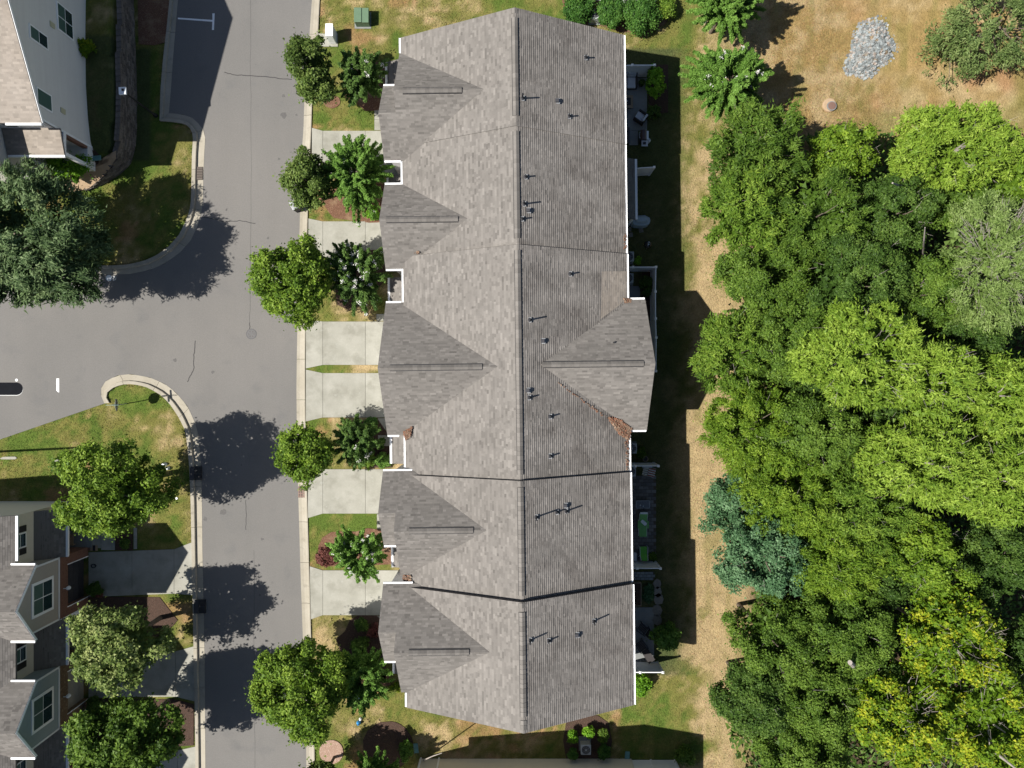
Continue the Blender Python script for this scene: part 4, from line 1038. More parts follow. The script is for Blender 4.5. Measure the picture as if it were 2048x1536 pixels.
for x in (-6.85, -5.5): mb.box(x, x + .12, -27.94, -27.86, 0, 4.5)
mb.build('corner_board', M['white'], H3)

# ------------------------------------------------------------------ fences
def fence(pts, lab, h=2.0, first_hidden=True, drop=0):
    """pts: photo pixels of post tops"""
    W = [P(x, y, h) for x, y in pts]
    t = thing('privacy_fence', lab, 'fence', (W[0].x, W[0].y, 0))
    for i, w in enumerate(W):
        if i == 0 and first_hidden: continue
        mb = MB(); mb.obox((w.x, w.y), .13, .13, -.05, h - .02); p = mb.build('post', M['white_vinyl'], t)
        mb = MB(); mb.obox((w.x, w.y), .17, .17, h - .02, h + .02); mb.obox((w.x, w.y), .15, .15, h + .021, h + .10, taper=.15); mb.build('post_cap', M['white'], p)
    for i in range(len(W) - 1):
        a, b = W[i], W[i + 1]; c = (a + b) / 2; L_ = (b - a).length - .13; an = math.atan2(b.y - a.y, b.x - a.x)
        mb = MB(); mb.obox((c.x, c.y), L_, .035, .16, h - .12, an); mb.build('panel', M['white_vinyl'], t)
        for z in (.08, h - .13):
            mb = MB(); mb.obox((c.x, c.y), L_, .055, z, z + .12, an); mb.build('rail', M['white'], t)
    return t
fence([(1246, 131), (1265, 130), (1309.5, 130)], 'white privacy fence beside the loveseat patio, first from the top')
fence([(1262, 337), (1308.5, 334)], 'short white fence panel behind the dark rear porch roof')
fence([(1250, 534), (1266, 534), (1312, 534), (1311, 583), (1311.5, 637), (1312.5, 675), (1312, 742), (1300, 742)], 'long L-shaped white fence around the yard beside the rear bay')
fence([(1254, 932), (1271, 932), (1317, 932)], 'white fence above the striped folding chair')
fence([(1258, 1137), (1274.5, 1137), (1321, 1137)], 'white fence between the green chair and the grid of pavers')
fence([(1262, 1345), (1280.5, 1345), (1326, 1345)], 'lowest white fence beside the dark recliner, in sunlight')
fence([(1261, 1549), (1312, 1549), (1362, 1549)], 'white fence at the bottom edge beside the beige end wall', first_hidden=False)
fence([(1150, -32), (1196, -28), (1256, -22), (1316, -15)], 'white fence at the top edge above the hedges', h=2.0)

# ------------------------------------------------------------------ small things
def ac(px, py, lab, h=.85):
    c = P(px, py, h); t = thing('air_conditioner', lab, 'air conditioner', (c.x, c.y, 0), 'outdoor units beside the houses')
    mb = MB(); mb.obox((c.x, c.y), .9, .9, 0, .1); mb.build('pad', M['old_conc'], t)
    mb = MB(); mb.obox((c.x, c.y), .74, .74, .1, h); mb.build('casing', M['ac_body'], t, bevel=.04)
    mb = MB(); mb.lathe((c.x, c.y, h), [(.31, .002), (.31, .012), (.27, .012)], 20); mb.build('fan_opening', M['black'], t)
    mb = MB(); mb.lathe((c.x, c.y, h), [(.09, .012), (.08, .05), (.03, .055)], 12); mb.build('fan_hub', M['galv'], t)
    mb = MB()
    for k in range(10):
        a = k * math.pi / 5; mb.tube((c.x + .1 * math.cos(a), c.y + .1 * math.sin(a), h + .03), (c.x + .31 * math.cos(a), c.y + .31 * math.sin(a), h + .02), .007, n=4)
    for r in (.16, .22, .28): 
        for k in range(16):
            a, b = k * math.pi / 8, (k + 1) * math.pi / 8; mb.tube((c.x + r * math.cos(a), c.y + r * math.sin(a), h + .028), (c.x + r * math.cos(b), c.y + r * math.sin(b), h + .028), .006, n=4)
    mb.build('fan_guard', M['galv'], t, 'stuff')
ac(1191, 27, 'grey air conditioner between the round bush and hedges at the top')
ac(1258, 513, 'air conditioner at the eave above the small bright plant')
ac(1257, 556, 'air conditioner inside the L-shaped fenced yard')
ac(1264, 897, 'air conditioner below the rear bay beside an empty ring pot')
ac(1262, 943, 'air conditioner under the fence next to the striped chair')
ac(1172, 1500, 'air conditioner among shrubs in the dark bed at the bottom')
mb = MB(); c = P(1166, 1484, .2); tag(mb.obox((c.x, c.y), .6, .75, 0, .22).build('concrete_pad', M['old_conc'], None), 'bare grey concrete pad above the bottom air conditioner', 'pad')

c = P(722, 30, 0); t = thing('utility_box', 'green electrical transformer box on the top lawn', 'utility box', (c.x, c.y, 0))
c = P(722, 30, .8)
mb = MB(); mb.obox((c.x - .02, c.y - .02), 1.22, 1.22, 0, .07); mb.build('pad', M['old_conc'], t)
mb = MB(); mb.obox((c.x - .24, c.y), .50, 1.02, .07, .78); mb.obox((c.x + .27, c.y), .54, 1.02, .07, .74); mb.build('cabinet', M['green_box'], t, 'stuff', bevel=.02)
mb = MB(); mb.obox((c.x - .24, c.y), .55, 1.08, .79, .84); mb.build('lid', M['green_box'], t, bevel=.015)
mb = MB(); mb.obox((c.x + .29, c.y), .52, 1.08, .745, .79); mb.build('lid', M['green_box'], t, bevel=.015)
c = P(658, 59.5, 1.32); t = thing('utility_cabinet', 'white metal utility cabinet on a concrete pad by the curb', 'utility box', (c.x, c.y, 0))
mb = MB(); a = P2(634, 68); b = P2(676, 94); mb.box(a[0], b[0], a[1], b[1], -.05, .08); mb.build('pad', M['concrete'], t)
mb = MB(); mb.obox((c.x, c.y), .5, .86, .08, 1.27); mb.build('body', M['white_pl'], t)
mb = MB(); mb.obox((c.x, c.y), .54, .9, 1.27, 1.32); mb.build('lid', M['white'], t)
mb = MB(); mb.obox((c.x, c.y - .432), .44, .012, .14, 1.2); mb.build('door', M['white'], t)

# lamp post on the shaded lawn
b = P(312, 232); t = thing('street_lamp', 'slim lamp post with square white head beside the retaining wall', 'street lamp', (b.x, b.y, 0))
mb = MB(); mb.tube((b.x, b.y, 0), (b.x, b.y, 4.4), .075, .05, 10); mb.build('pole', M['black'], t)
mb = MB(); mb.lathe((b.x, b.y, 0), [(.16, 0), (.15, .25), (.08, .45)], 10); mb.build('base', M['black'], t)
c = P(244.5, 180.5, 4.5)
mb = MB(); mb.obox((b.x - .0, b.y), .50, .50, 4.45, 4.6, .05); mb.build('head', M['white_pl'], t, bevel=.02)
mb = MB(); mb.obox((b.x + .06, b.y + .04), .14, .14, 4.6, 4.68); mb.build('sensor', M['black'], t)

# leaning stop sign on the island
b = P(253, 807); top = Vector((-28.10, -1.48, 3.05)); kink = Vector((-28.62, -1.49, .8)); t = thing('stop_sign', 'leaning stop sign with street name blades on the grass island', 'road sign', (b.x, b.y, 0))
mb = MB(); mb.path([Vector((b.x, b.y, 0)), kink, top], .035, 8); mb.build('post', M['galv'], t)
d = (top - kink).normalized(); cc = kink + d * 1.25
# sign faces the side street to the left
nrm = Vector((-1, 0, 0)); nrm = (nrm - d * nrm.dot(d)).normalized(); e = d.cross(nrm)
def octo(cc, r, off):
    return [cc + nrm * off + (e * math.cos(a) + d * math.sin(a)) * r for a in [math.pi / 8 + k * math.pi / 4 for k in range(8)]]
mb = MB(); mb.solid(octo(cc, .42, .045), octo(cc, .42, .055)); mb.build('sign_plate', M['steel'], t)
mb = MB(); mb.solid(octo(cc, .415, .056), octo(cc, .415, .058)); mb.build('white_border', M['white'], t)
mb = MB(); mb.solid(octo(cc, .385, .059), octo(cc, .385, .061)); mb.build('red_face', M['sign_red'], t)
def text(s, size, parent, m, mat4, ext=.003, name='lettering'):
    cu = bpy.data.curves.new(name, 'FONT'); cu.body = s; cu.size = size; cu.extrude = ext; cu.align_x = 'CENTER'; cu.align_y = 'CENTER'
    tmp = bpy.data.objects.new(name, cu); COL.objects.link(tmp); bpy.context.view_layer.update()
    me = bpy.data.meshes.new_from_object(tmp); COL.objects.unlink(tmp); bpy.data.objects.remove(tmp)
    me.materials.clear(); me.materials.append(m); me.transform(Matrix.Translation(-ORG[parent]) @ mat4); return put(name, me, parent)
m4 = Matrix.Identity(4); ex = -e if (-e).cross(d).dot(nrm) > 0 else e
for i in range(3): m4[i][0] = ex[i]; m4[i][1] = d[i]; m4[i][2] = nrm[i]; m4[i][3] = (cc + nrm * .064)[i]
text('STOP', .3, t, M['white'], m4)
mb = MB(); mb.obox((top.x + .03, top.y), .9, .02, top.z - .02, top.z + .14, 0); mb.build('street_name_blade', M['teal'], t)
mb = MB(); mb.obox((top.x + .2, top.y), .02, .86, top.z - .2, top.z - .04, .08); mb.build('street_name_blade', M['dark'], t)

# unseen leaning pole added just off the left edge to throw the long thin shadow
t = thing('shadow_pole', 'unseen leaning pole added off the left edge to cast a thin shadow', 'pole', (-40.5, -5.3, 0))
mb = MB(); mb.tube((-40.5, -5.15, 0), (-39.2, -6.6, 9.0), .09, .08, 9); mb.build('added_shaft', M['bark'], t)

# stone slabs in the lawn at the left edge
for (x, y, w, h, lab) in ((18, 916, 34, 5, 'long pale flat stone set in the left lawn'), (118, 921, 17, 3.5, 'small pale flat stone near the round maple')):
    c = P(x, y); mb = MB(); q = [(x - w / 2, y + h * .1), (x - w * .3, y - h / 2), (x + w * .4, y - h * .6), (x + w / 2, y), (x + w * .4, y + h / 2), (x - w * .4, y + h / 2)]
    mb.prism([P2(*p) for p in q], -.02, .08); tag(mb.build('flat_stone', M['concrete'], None), lab, 'stone')
# ---- raised manhole in the scrub
c = P(1661, 214); t = thing('manhole', 'raised concrete manhole ring with brown lid in dry grass', 'manhole', (c.x, c.y, 0))
mb = MB(); mb.lathe((c.x - .12, c.y + .1, 0), [(.52, 0), (.50, .14), (.42, .16)], 26); mb.build('collar', M['path_soil'], t)
mb = MB(); mb.lathe((c.x, c.y, 0), [(.36, .1), (.35, .24), (.30, .24)], 26); mb.build('ring', M['old_conc'], t)
mb = MB(); mb.lathe((c.x, c.y, 0), [(.29, .2), (.285, .265), (.18, .27)], 22); mb.build('lid', mk('brown_lid', [(.13, .075, .06), (.16, .10, .08)], scale=6, rough=.8), t)
# ---- rock outcrop
def rocks():
    t = thing('rock_pile', 'oval grey rock outcrop in the dry field', 'rocks', P(1740, 98))
    rng = np.random.default_rng(8)
    c = P(1740, 98); A = 1.55; Bx = 2.25; ang = R_(-28)
    # bed rock mound
    n = 40; V = []; F = []
    for i in range(9):
        for k in range(n):
            a = 2 * math.pi * k / n; r = i / 8; w = 1 + .10 * math.sin(3 * a + 1) + .08 * math.sin(5 * a)
            x = A * r * w * math.cos(a); y = Bx * r * w * math.sin(a)
            z = .5 * (1 - r ** 2) + (.16 * (_G[(i * 13 + k) % 256, k] - .5) if i < 8 else -.05)
            V.append((x * math.cos(ang) - y * math.sin(ang), x * math.sin(ang) + y * math.cos(ang), z))
    for i in range(8):
        for k in range(n): F.append((i * n + k, i * n + (k + 1) % n, (i + 1) * n + (k + 1) % n, (i + 1) * n + k))
    me = mesh_arrays('bed_rock', V, F, M['boulder']); put('bed_rock', me, t)
    mb = MB()
    for _ in range(900):
        a = rng.uniform(0, 6.28); r = math.sqrt(rng.random()) * 1.10; w = 1 + .10 * math.sin(3 * a + 1) + .08 * math.sin(5 * a)
        x = A * r * w * math.cos(a); y = Bx * r * w * math.sin(a); z = max(.02, .5 * (1 - r * r))
        X, Y = c.x + x * math.cos(ang) - y * math.sin(ang), c.y + x * math.sin(ang) + y * math.cos(ang)
        s = rng.uniform(.06, .17); k = 5; rot = rng.uniform(0, 6.28)
        p0 = [(X + s * rng.uniform(.7, 1.2) * math.cos(rot + 6.283 * j / k), Y + s * rng.uniform(.7, 1.2) * math.sin(rot + 6.283 * j / k)) for j in range(k)]
        tz = rng.uniform(.03, .11); tl = rng.uniform(-.04, .04)
        mb.solid([(x_, y_, z - .05) for x_, y_ in p0], [(X + (x_ - X) * .7, Y + (y_ - Y) * .7, z + tz + (tl if j < 2 else 0)) for j, (x_, y_) in enumerate(p0)], rng.random())
    mb.build('loose_rocks', M['rock'], t, 'stuff')
rocks()

# ---- patios and their furniture
slabs('patio', [[(1240, 156), (1294, 156), (1294, 262), (1240, 262)], [(1258, 262), (1276, 262), (1276, 291), (1258, 291)]], M['old_conc'])
slabs('patio', [[(1240, 572), (1280, 572), (1280, 598), (1240, 598)]], M['old_conc'])
slabs('patio', [[(1240, 1214), (1308, 1214), (1308, 1322), (1240, 1322)]], M['old_conc'])
def paver_area(name, x0, x1, y0, y1, pw, ph, m, nm='paver'):
    root = struct_root(name, P(x0, y0)); me = unit_box(1, 1, 1, m, nm); s = CAM_H / FPX; j = 0
    y = y0
    while y < y1 - ph * .4:
        x = x0 - (pw / 2 if j % 2 and pw != ph else 0)
        while x < x1 - pw * .3:
            c = P(x + pw / 2, y + ph / 2); o = put(nm, me, root)
            o.location = (c.x - ORG[root].x, c.y - ORG[root].y, .05 + random.uniform(-.006, .006)); o.scale = (pw * s - .02, ph * s - .02, .08); x += pw
        y += ph; j += 1
    mb = MB(); a = P2(x0, y0); b = P2(x1 + pw / 4, y1); mb.box(a[0], b[0], a[1], b[1], -.05, .06); mb.build('paver_bed', joint, root)
paver_area('patio', 1262, 1309, 951, 1130, 10, 7, M['paver'])
paver_area('patio', 1256, 1306, 1143, 1160, 8.3, 5.6, M['paver_b'])

def local(c, ang):
    ca, sa = math.cos(ang), math.sin(ang)
    return lambda x, y, z: (c.x + ca * x - sa * y, c.y + sa * x + ca * y, z)
def lbox(mb, L, x0, x1, y0, y1, z0, z1, dz=0):
    q = [(x0, y0), (x1, y0), (x1, y1), (x0, y1)]
    return mb.solid([L(x, y, z0) for x, y in q], [L(x, y, z1) for x, y in q])
def seat(name, lab, cat, px, py, ang, n=1, frame=None, cush=None, w=.7, d=.75, group=None):
    c = P(px, py, .4); t = thing(name, lab, cat, (c.x, c.y, 0), group); L = local(c, ang); fm = frame or M['wicker']; cm = cush or M['cushion']
    W = w * n
    mb = MB(); lbox(mb, L, -W / 2 - .08, W / 2 + .08, -d / 2, d / 2, .10, .26); mb.build('frame', fm, t)
    for sg in (-1, 1):
        mb = MB(); x = sg * (W / 2 + .04); lbox(mb, L, x - .05, x + .05, -d / 2, d / 2, .26, .6); mb.build('armrest', fm, t)
    mb = MB(); lbox(mb, L, -W / 2 - .08, W / 2 + .08, d / 2, d / 2 + .09, .1, .8); mb.build('backrest', fm, t)
    for k in range(n):
        x0 = -W / 2 + k * w + .02; mb = MB(); lbox(mb, L, x0, x0 + w - .04, -d / 2, d / 2 - .16, .26, .42); mb.build('seat_cushion', cm, t, bevel=.03)
        mb = MB(); q = [(x0, d / 2 - .15), (x0 + w - .04, d / 2 - .15), (x0 + w - .04, d / 2 - .01), (x0, d / 2 - .01)]
        mb.solid([L(x, y, .40) for x, y in q], [L(x, y + .06, .84) for x, y in q]); mb.build('back_cushion', cm, t, bevel=.03)
    for (x, y) in ((-W / 2, -d / 2 + .05), (W / 2, -d / 2 + .05), (-W / 2, d / 2), (W / 2, d / 2)):
        mb = MB(); lbox(mb, L, x - .03, x + .03, y - .03, y + .03, 0, .1); mb.build('leg', fm, t)
    return t
seat('loveseat', 'dark wicker loveseat with pale cushions below the top fence', 'loveseat', 1254.5, 163, 0, 2, w=.64, d=.95)
seat('armchair', 'angled armchair with pale cushions beside the fire table', 'armchair', 1281, 234, R_(-125), 1, w=.62, d=.72)
c = P(1252, 203, .5); t = thing('fire_table', 'tan square fire table with dark centre on the top patio', 'table', (c.x, c.y, 0))
mb = MB(); mb.obox((c.x, c.y), 1.05, .95, .42, .5); mb.build('tabletop', M['tan_wood'], t)
mb = MB(); mb.obox((c.x, c.y), .8, .7, 0, .42); mb.build('base', M['wicker'], t)
mb = MB(); mb.obox((c.x + .04, c.y), .62, .55, .5, .53); mb.build('burner_tray', M['black'], t)
mb = MB(); mb.lathe((c.x + .05, c.y, .53), [(.05, 0), (.06, .06), (.02, .08)], 10); mb.build('candle', M['white_pl'], t)
# gas grill
c = P(1287, 270, .95); t = thing('grill', 'gas grill with dark red lid and pale side shelf', 'grill', (c.x, c.y, 0))
mb = MB(); mb.box(c.x - .22, c.x + .24, c.y - .34, c.y + .34, .15, .82); mb.build('cabinet', M['black'], t)
mb = MB()
prof = [(-.24, .82), (.24, .82), (.22, 1.0), (.08, 1.1), (-.1, 1.1), (-.22, 1.0)]
mb.solid([(c.x + x, c.y - .34, z) for x, z in prof], [(c.x + x, c.y + .34, z) for x, z in prof]); mb.build('lid', M['grill_red'], t)
mb = MB(); mb.tube((c.x - .3, c.y - .2, .95), (c.x - .3, c.y + .2, .95), .018); mb.tube((c.x - .3, c.y - .2, .95), (c.x - .2, c.y - .2, .95), .015); mb.tube((c.x - .3, c.y + .2, .95), (c.x - .2, c.y + .2, .95), .015); mb.build('handle', M['steel'], t)
mb = MB(); mb.box(c.x + .25, c.x + .40, c.y - .30, c.y + .34, .8, .84); mb.build('rear_shelf', M['white_pl'], t)
mb = MB(); mb.box(c.x - .12, c.x + .34, c.y - .78, c.y - .36, .8, .84); mb.build('side_shelf', M['cushion'], t)
mb = MB(); mb.box(c.x - .03, c.x + .2, c.y - .66, c.y - .48, .841, .87); mb.build('side_burner', M['dark'], t)
mb = MB()
for (x, y) in ((-.2, -.3), (.2, -.3), (-.2, .3), (.2, .3)): mb.lathe((c.x + x, c.y + y, 0), [(.05, 0), (.05, .15)], 8)
mb.build('wheels', M['black'], t, 'stuff')
c = P(1298, 279, .5); t = thing('gas_bottle', 'white gas bottle standing beside the grill', 'gas bottle', (c.x, c.y, 0))
mb = MB(); mb.lathe((c.x, c.y, 0), [(.12, 0), (.16, .05), (.16, .32), (.10, .42)], 14); mb.build('tank', M['white_pl'], t)
mb = MB(); mb.lathe((c.x, c.y, .42), [(.09, 0), (.09, .06), (.05, .07)], 12); mb.build('collar', M['steel'], t)
c = P(1254, 269, .5); mb = MB(); t = thing('bench', 'dark bench half under the eave near the grill', 'bench', (c.x, c.y, 0))
mb.box(c.x - .25, c.x + .2, c.y - .6, c.y + .55, .38, .48); mb.build('seat', M['dark'], t)
for k in (-.5, .45):
    mb = MB(); mb.box(c.x - .2, c.x + .15, c.y + k - .03, c.y + k + .03, 0, .38); mb.build('leg', M['dark'], t)
# covered grill, kettle grill, planter box, stones etc.
c = P(1284, 441, .8); t = thing('covered_grill', 'grill under a grey-blue fabric cover by the dark rear porch', 'covered grill', (c.x, c.y, 0))
mb = MB(); V = []; q = [(-.72, -.22), (-.55, -.36), (.1, -.42), (.5, -.30), (.62, -.05), (.6, .22), (.2, .38), (-.4, .36), (-.7, .2)]
mb.solid([(c.x + x * 1.04, c.y + y * 1.1, .05) for x, y in q], [(c.x + x, c.y + y, .85 + .1 * math.sin(i * 2.3)) for i, (x, y) in enumerate(q)]); mb.build('cover', M['cover'], t, bevel=.08)
mb = MB(); mb.solid([(c.x + x * .75, c.y + y * .7 + .04, .88) for x, y in q], [(c.x + x * .55, c.y + y * .4 + .06, 1.05) for x, y in q]); mb.build('cover_top', M['cover'], t, bevel=.05)
mb = MB(); mb.tube((c.x - .5, c.y - .1, 0), (c.x - .5, c.y - .1, .3), .03); mb.tube((c.x + .4, c.y, 0), (c.x + .4, c.y, .3), .03); mb.build('wheels', M['black'], t, 'stuff')
c = P(1296.5, 489, .8); t = thing('kettle_grill', 'round black kettle grill on the shaded grass', 'grill', (c.x, c.y, 0))
mb = MB(); mb.lathe((c.x, c.y, .45), [(.08, 0), (.22, .08), (.28, .22), (.285, .24)], 22); mb.build('bowl', M['black'], t, smooth=False)
mb = MB(); mb.lathe((c.x, c.y, .69), [(.29, 0), (.26, .10), (.17, .19), (.05, .23)], 22); ld = mb.build('lid', mk('black_enamel', [(.006, .006, .007)], rough=.12, spec=.8), t, smooth=True)
mb = MB(); mb.box(c.x - .06, c.x + .06, c.y - .02, c.y + .02, .92, .97); mb.build('handle', M['white_pl'], t)
mb = MB(); mb.lathe((c.x + .05, c.y + .16, .87), [(.045, 0), (.045, .02)], 10); mb.build('lid_vent', M['white_pl'], t)
for k in range(3):
    a = k * 2.1 + .4; mb = MB(); mb.tube((c.x + .12 * math.cos(a), c.y + .12 * math.sin(a), .5), (c.x + .28 * math.cos(a), c.y + .28 * math.sin(a), 0), .015); mb.build('leg', M['steel'], t)
for i, (x, y) in enumerate(((1258, 459), (1261, 470), (1282, 461))):
    c = P(x, y); mb = MB(); mb.obox((c.x, c.y), .32, .32, -.02, .08, .1 * i)
    tag(mb.build('paving_stone', M['stepping'], None), ('square paving stone nearest the eave under the covered grill', 'square paving stone lowest of the three below the covered grill', 'square paving stone farthest from the eave below the covered grill')[i], 'paving stone', 'loose paving stones by the covered grill')
pos = [('topmost', 1314, 1167, .34), ('second', 1315, 1183, .36), ('third', 1317, 1198, .40), ('fourth', 1314, 1220, .38), ('fifth', 1314.5, 1239, .38)]
for nm, x, y, r in pos:
    c = P(x, y); mb = MB(); ra = random.Random(int(x * y)); q = [(c.x + r * ra.uniform(.8, 1.05) * math.cos(a), c.y + 1.15 * r * ra.uniform(.85, 1.1) * math.sin(a)) for a in [k * math.pi / 4 for k in range(8)]]
    mb.prism(q, -.02, .075); tag(mb.build('stepping_stone', M['stepping'], None, bevel=.01), '%s stepping stone in the line beside the lowest patio' % nm, 'stepping stone', 'stepping stones in the shade')
c = P(1272, 1189, .4); t = thing('raised_bed', 'dark soil in a thin wood-framed raised bed', 'planter', (c.x, c.y, 0))
mb = MB(); mb.obox((c.x, c.y), .72, 1.62, 0, .33); mb.build('soil', M['mulch_dark'], t)
for (dx, dy, w, h) in ((-.38, 0, .05, 1.7), (.38, 0, .05, 1.7), (0, .85, .8, .05), (0, -.85, .8, .05)):
    mb = MB(); mb.obox((c.x + dx, c.y + dy), w, h, 0, .4); mb.build('board', M['tan_wood'], t)
# striped folding chair, side table, green lounge and chair
c = P(1297, 944, .45); t = thing('folding_chair', 'folding chair with red and white stripes under the fence', 'chair', (c.x, c.y, 0)); L = local(c, -.25)
for k in range(7):
    mb = MB(); y = -.26 + k * .085; q = [(-.02, y), (.52, y), (.52, y + .05), (-.02, y + .05)]
    mb.solid([L(x, yy, .42 - .1 * x) for x, yy in q], [L(x, yy, .44 - .1 * x) for x, yy in q]); mb.build('stripe', M['stripe_r'] if k % 2 == 0 else M['white_pl'], t)
    mb = MB(); q = [(-.5, y * .8), (-.05, y), (-.05, y + .05), (-.5, y * .8 + .04)]
    mb.solid([L(x, yy, .44 - .8 * (x + .05)) for x, yy in q], [L(x, yy, .46 - .8 * (x + .05)) for x, yy in q]); mb.build('stripe', M['white_pl'] if k % 2 == 0 else M['galv'], t)
for sg in (-.32, .36):
    mb = MB(); mb.path([L(.5, sg, 0), L(-.1, sg, .45), L(-.5, sg * .9, .8)], .016); mb.path([L(-.4, sg, 0), L(.5, sg, .42)], .016); mb.build('frame', M['steel'], t, 'stuff')
mb = MB(); mb.box(c.x - .45, c.x + .3, c.y + .28, c.y + .5, .3, .36); mb.build('footrest', M['cover'], t)
c = P(1286, 1009, .5); t = thing('side_table', 'grey glass-topped side table above the green lounge', 'table', (c.x, c.y, 0))
mb = MB(); mb.obox((c.x, c.y), .98, .5, .44, .47); mb.build('tabletop', mk('grey_glass', [(.10, .11, .13)], rough=.25), t)
for (dx, dy, w, h) in ((-.5, 0, .04, .56), (.5, 0, .04, .56), (0, .27, 1.04, .04), (0, -.27, 1.04, .04)):
    mb = MB(); mb.obox((c.x + dx, c.y + dy), w, h, .43, .49); mb.build('rim', M['galv'], t)
for (dx, dy) in ((-.45, -.22), (.45, -.22), (-.45, .22), (.45, .22)):
    mb = MB(); mb.tube((c.x + dx, c.y + dy, 0), (c.x + dx, c.y + dy, .44), .02); mb.build('leg', M['galv'], t)
for i, (dx, dy) in enumerate(((-.2, -.05), (0, -.12))):
    mb = MB(); mb.lathe((c.x + dx, c.y + dy, .475), [(.035, 0), (.03, .12)], 10); tag(mb.build('cup', M['white_pl'], None), ('small pale cup left on the grey side table', 'second small pale cup nearer the middle of the grey side table')[i], 'cup')
c = P(1286, 1048, .4); t = thing('lounge_chair', 'long green lounge chair with a white pillow', 'lounge chair', (c.x, c.y, 0))
mb = MB(); mb.box(c.x - .28, c.x + .28, c.y - .95, c.y - .02, .3, .36); mb.build('leg_rest', M['lime'], t)
mb = MB(); q = [(-.28, -.02), (.28, -.02), (.28, .82), (-.28, .82)]
mb.solid([(c.x + x, c.y + y, .3 + (y + .02) * .5) for x, y in q], [(c.x + x, c.y + y, .36 + (y + .02) * .5) for x, y in q]); mb.build('backrest', M['lime'], t)
mb = MB(); mb.box(c.x - .27, c.x + .27, c.y + .80, c.y + .94, .76, .80); mb.build('head_roll', M['white_pl'], t)
for sg in (-1, 1):
    mb = MB(); mb.box(c.x + sg * .34 - .06, c.x + sg * .34 + .06, c.y - .3, c.y + .25, .52, .56); mb.build('armrest', M['lime'], t)
    mb = MB(); mb.path([(c.x + sg * .3, c.y - .9, 0), (c.x + sg * .3, c.y - .88, .3), (c.x + sg * .3, c.y, .3), (c.x + sg * .3, c.y + .84, .72)], .018); mb.tube((c.x + sg * .3, c.y + .1, .35), (c.x + sg * .3, c.y + .3, 0), .018); mb.build('frame', M['white_pl'], t)
L = local(Vector((c.x + .04, c.y + .12, 0)), -.75); mb = MB(); lbox(mb, L, -.24, .24, -.13, .13, .46, .56); tag(mb.build('pillow', M['white_pl'], None, bevel=.04), 'small white pillow lying on the green lounge', 'pillow')
c = P(1287, 1107, .4); t = thing('garden_chair', 'bright green sling chair above the fenced pavers', 'chair', (c.x, c.y, 0))
mb = MB(); mb.box(c.x - .27, c.x + .25, c.y - .02, c.y + .5, .36, .40); mb.build('seat', M['lime_b'], t)
mb = MB(); q = [(-.27, -.02), (.25, -.02), (.22, -.42), (-.18, -.42)]
mb.solid([(c.x + x, c.y + y, .38 - y * 1.1) for x, y in q], [(c.x + x, c.y + y, .42 - y * 1.1) for x, y in q]); mb.build('backrest', M['lime_b'], t)
for sg in (-1, 1):
    mb = MB(); mb.path([(c.x + sg * .3, c.y + .5, 0), (c.x + sg * .3, c.y + .48, .56), (c.x + sg * .28, c.y - .1, .58), (c.x + sg * .25, c.y - .42, .85)], .02); mb.tube((c.x + sg * .3, c.y - .1, .58), (c.x + sg * .3, c.y - .35, 0), .02); mb.build('frame', M['white_pl'], t)
c = P(1266, 1114, .5); t = thing('storage_box', 'pale storage box against the eave beside the green chair', 'box', (c.x, c.y, 0))
mb = MB(); mb.obox((c.x, c.y), .5, .54, 0, .46); mb.build('body', M['white_pl'], t); mb = MB(); mb.obox((c.x, c.y), .55, .6, .46, .5); mb.build('lid', M['cushion'], t)
# dark chair and recliner on the lowest patio
def darkchair(px, py, ang, lab, recl):
    c = P(px, py, .4); t = thing('patio_chair' if not recl else 'recliner', lab, 'chair', (c.x, c.y, 0)); L = local(c, ang)
    n = 7; 
    for k in range(n):
        y0 = -.36 + k * .1; mb = MB(); lbox(mb, L, -.26, .26, y0, y0 + .07, .38, .41); mb.build('seat_slat', M['wicker'], t)
    ln = .85 if recl else .35
    mb = MB(); q = [(-.27, .36), (.27, .36), (.27, .36 + ln), (-.27, .36 + ln)]
    mb.solid([L(x, y, .4 + (y - .36) * (.5 if recl else 1.6)) for x, y in q], [L(x, y, .44 + (y - .36) * (.5 if recl else 1.6)) for x, y in q]); mb.build('backrest', M['wicker'], t)
    for sg in (-1, 1):
        mb = MB(); lbox(mb, L, sg * .32 - .04, sg * .32 + .04, -.36, .38, .58, .62); mb.build('armrest', M['black'], t)
        for y in (-.34, .34):
            mb = MB(); lbox(mb, L, sg * .32 - .025, sg * .32 + .025, y - .025, y + .025, 0, .58); mb.build('leg', M['black'], t)
darkchair(1286, 1258, R_(-125), 'dark slatted patio chair turned on the lowest patio', False)
darkchair(1283, 1292, R_(-145), 'dark reclining chair in the sunlit corner of the lowest patio', True)
# pots
def pot(px, py, r, lab, m, empty=True):
    c = P(px, py, .4); t = thing('plant_pot', lab, 'plant pot', (c.x, c.y, 0))
    mb = MB(); mb.lathe((c.x, c.y, 0), [(r * .7, 0), (r, .38), (r * 1.08, .42), (r * .86, .42), (r * .84, .33)], 18); mb.build('pot', m, t)
    mb = MB(); mb.lathe((c.x, c.y, .3), [(r * .84, 0), (r * .8, .04)], 16); mb.build('soil', M['black'], t); return t
pot(1291, 918, .20, 'round clay ring pot with dark soil under the rear bay', M['terracotta'])
pot(1283, 166, .22, 'dark round planter by the loveseat', M['wicker'])
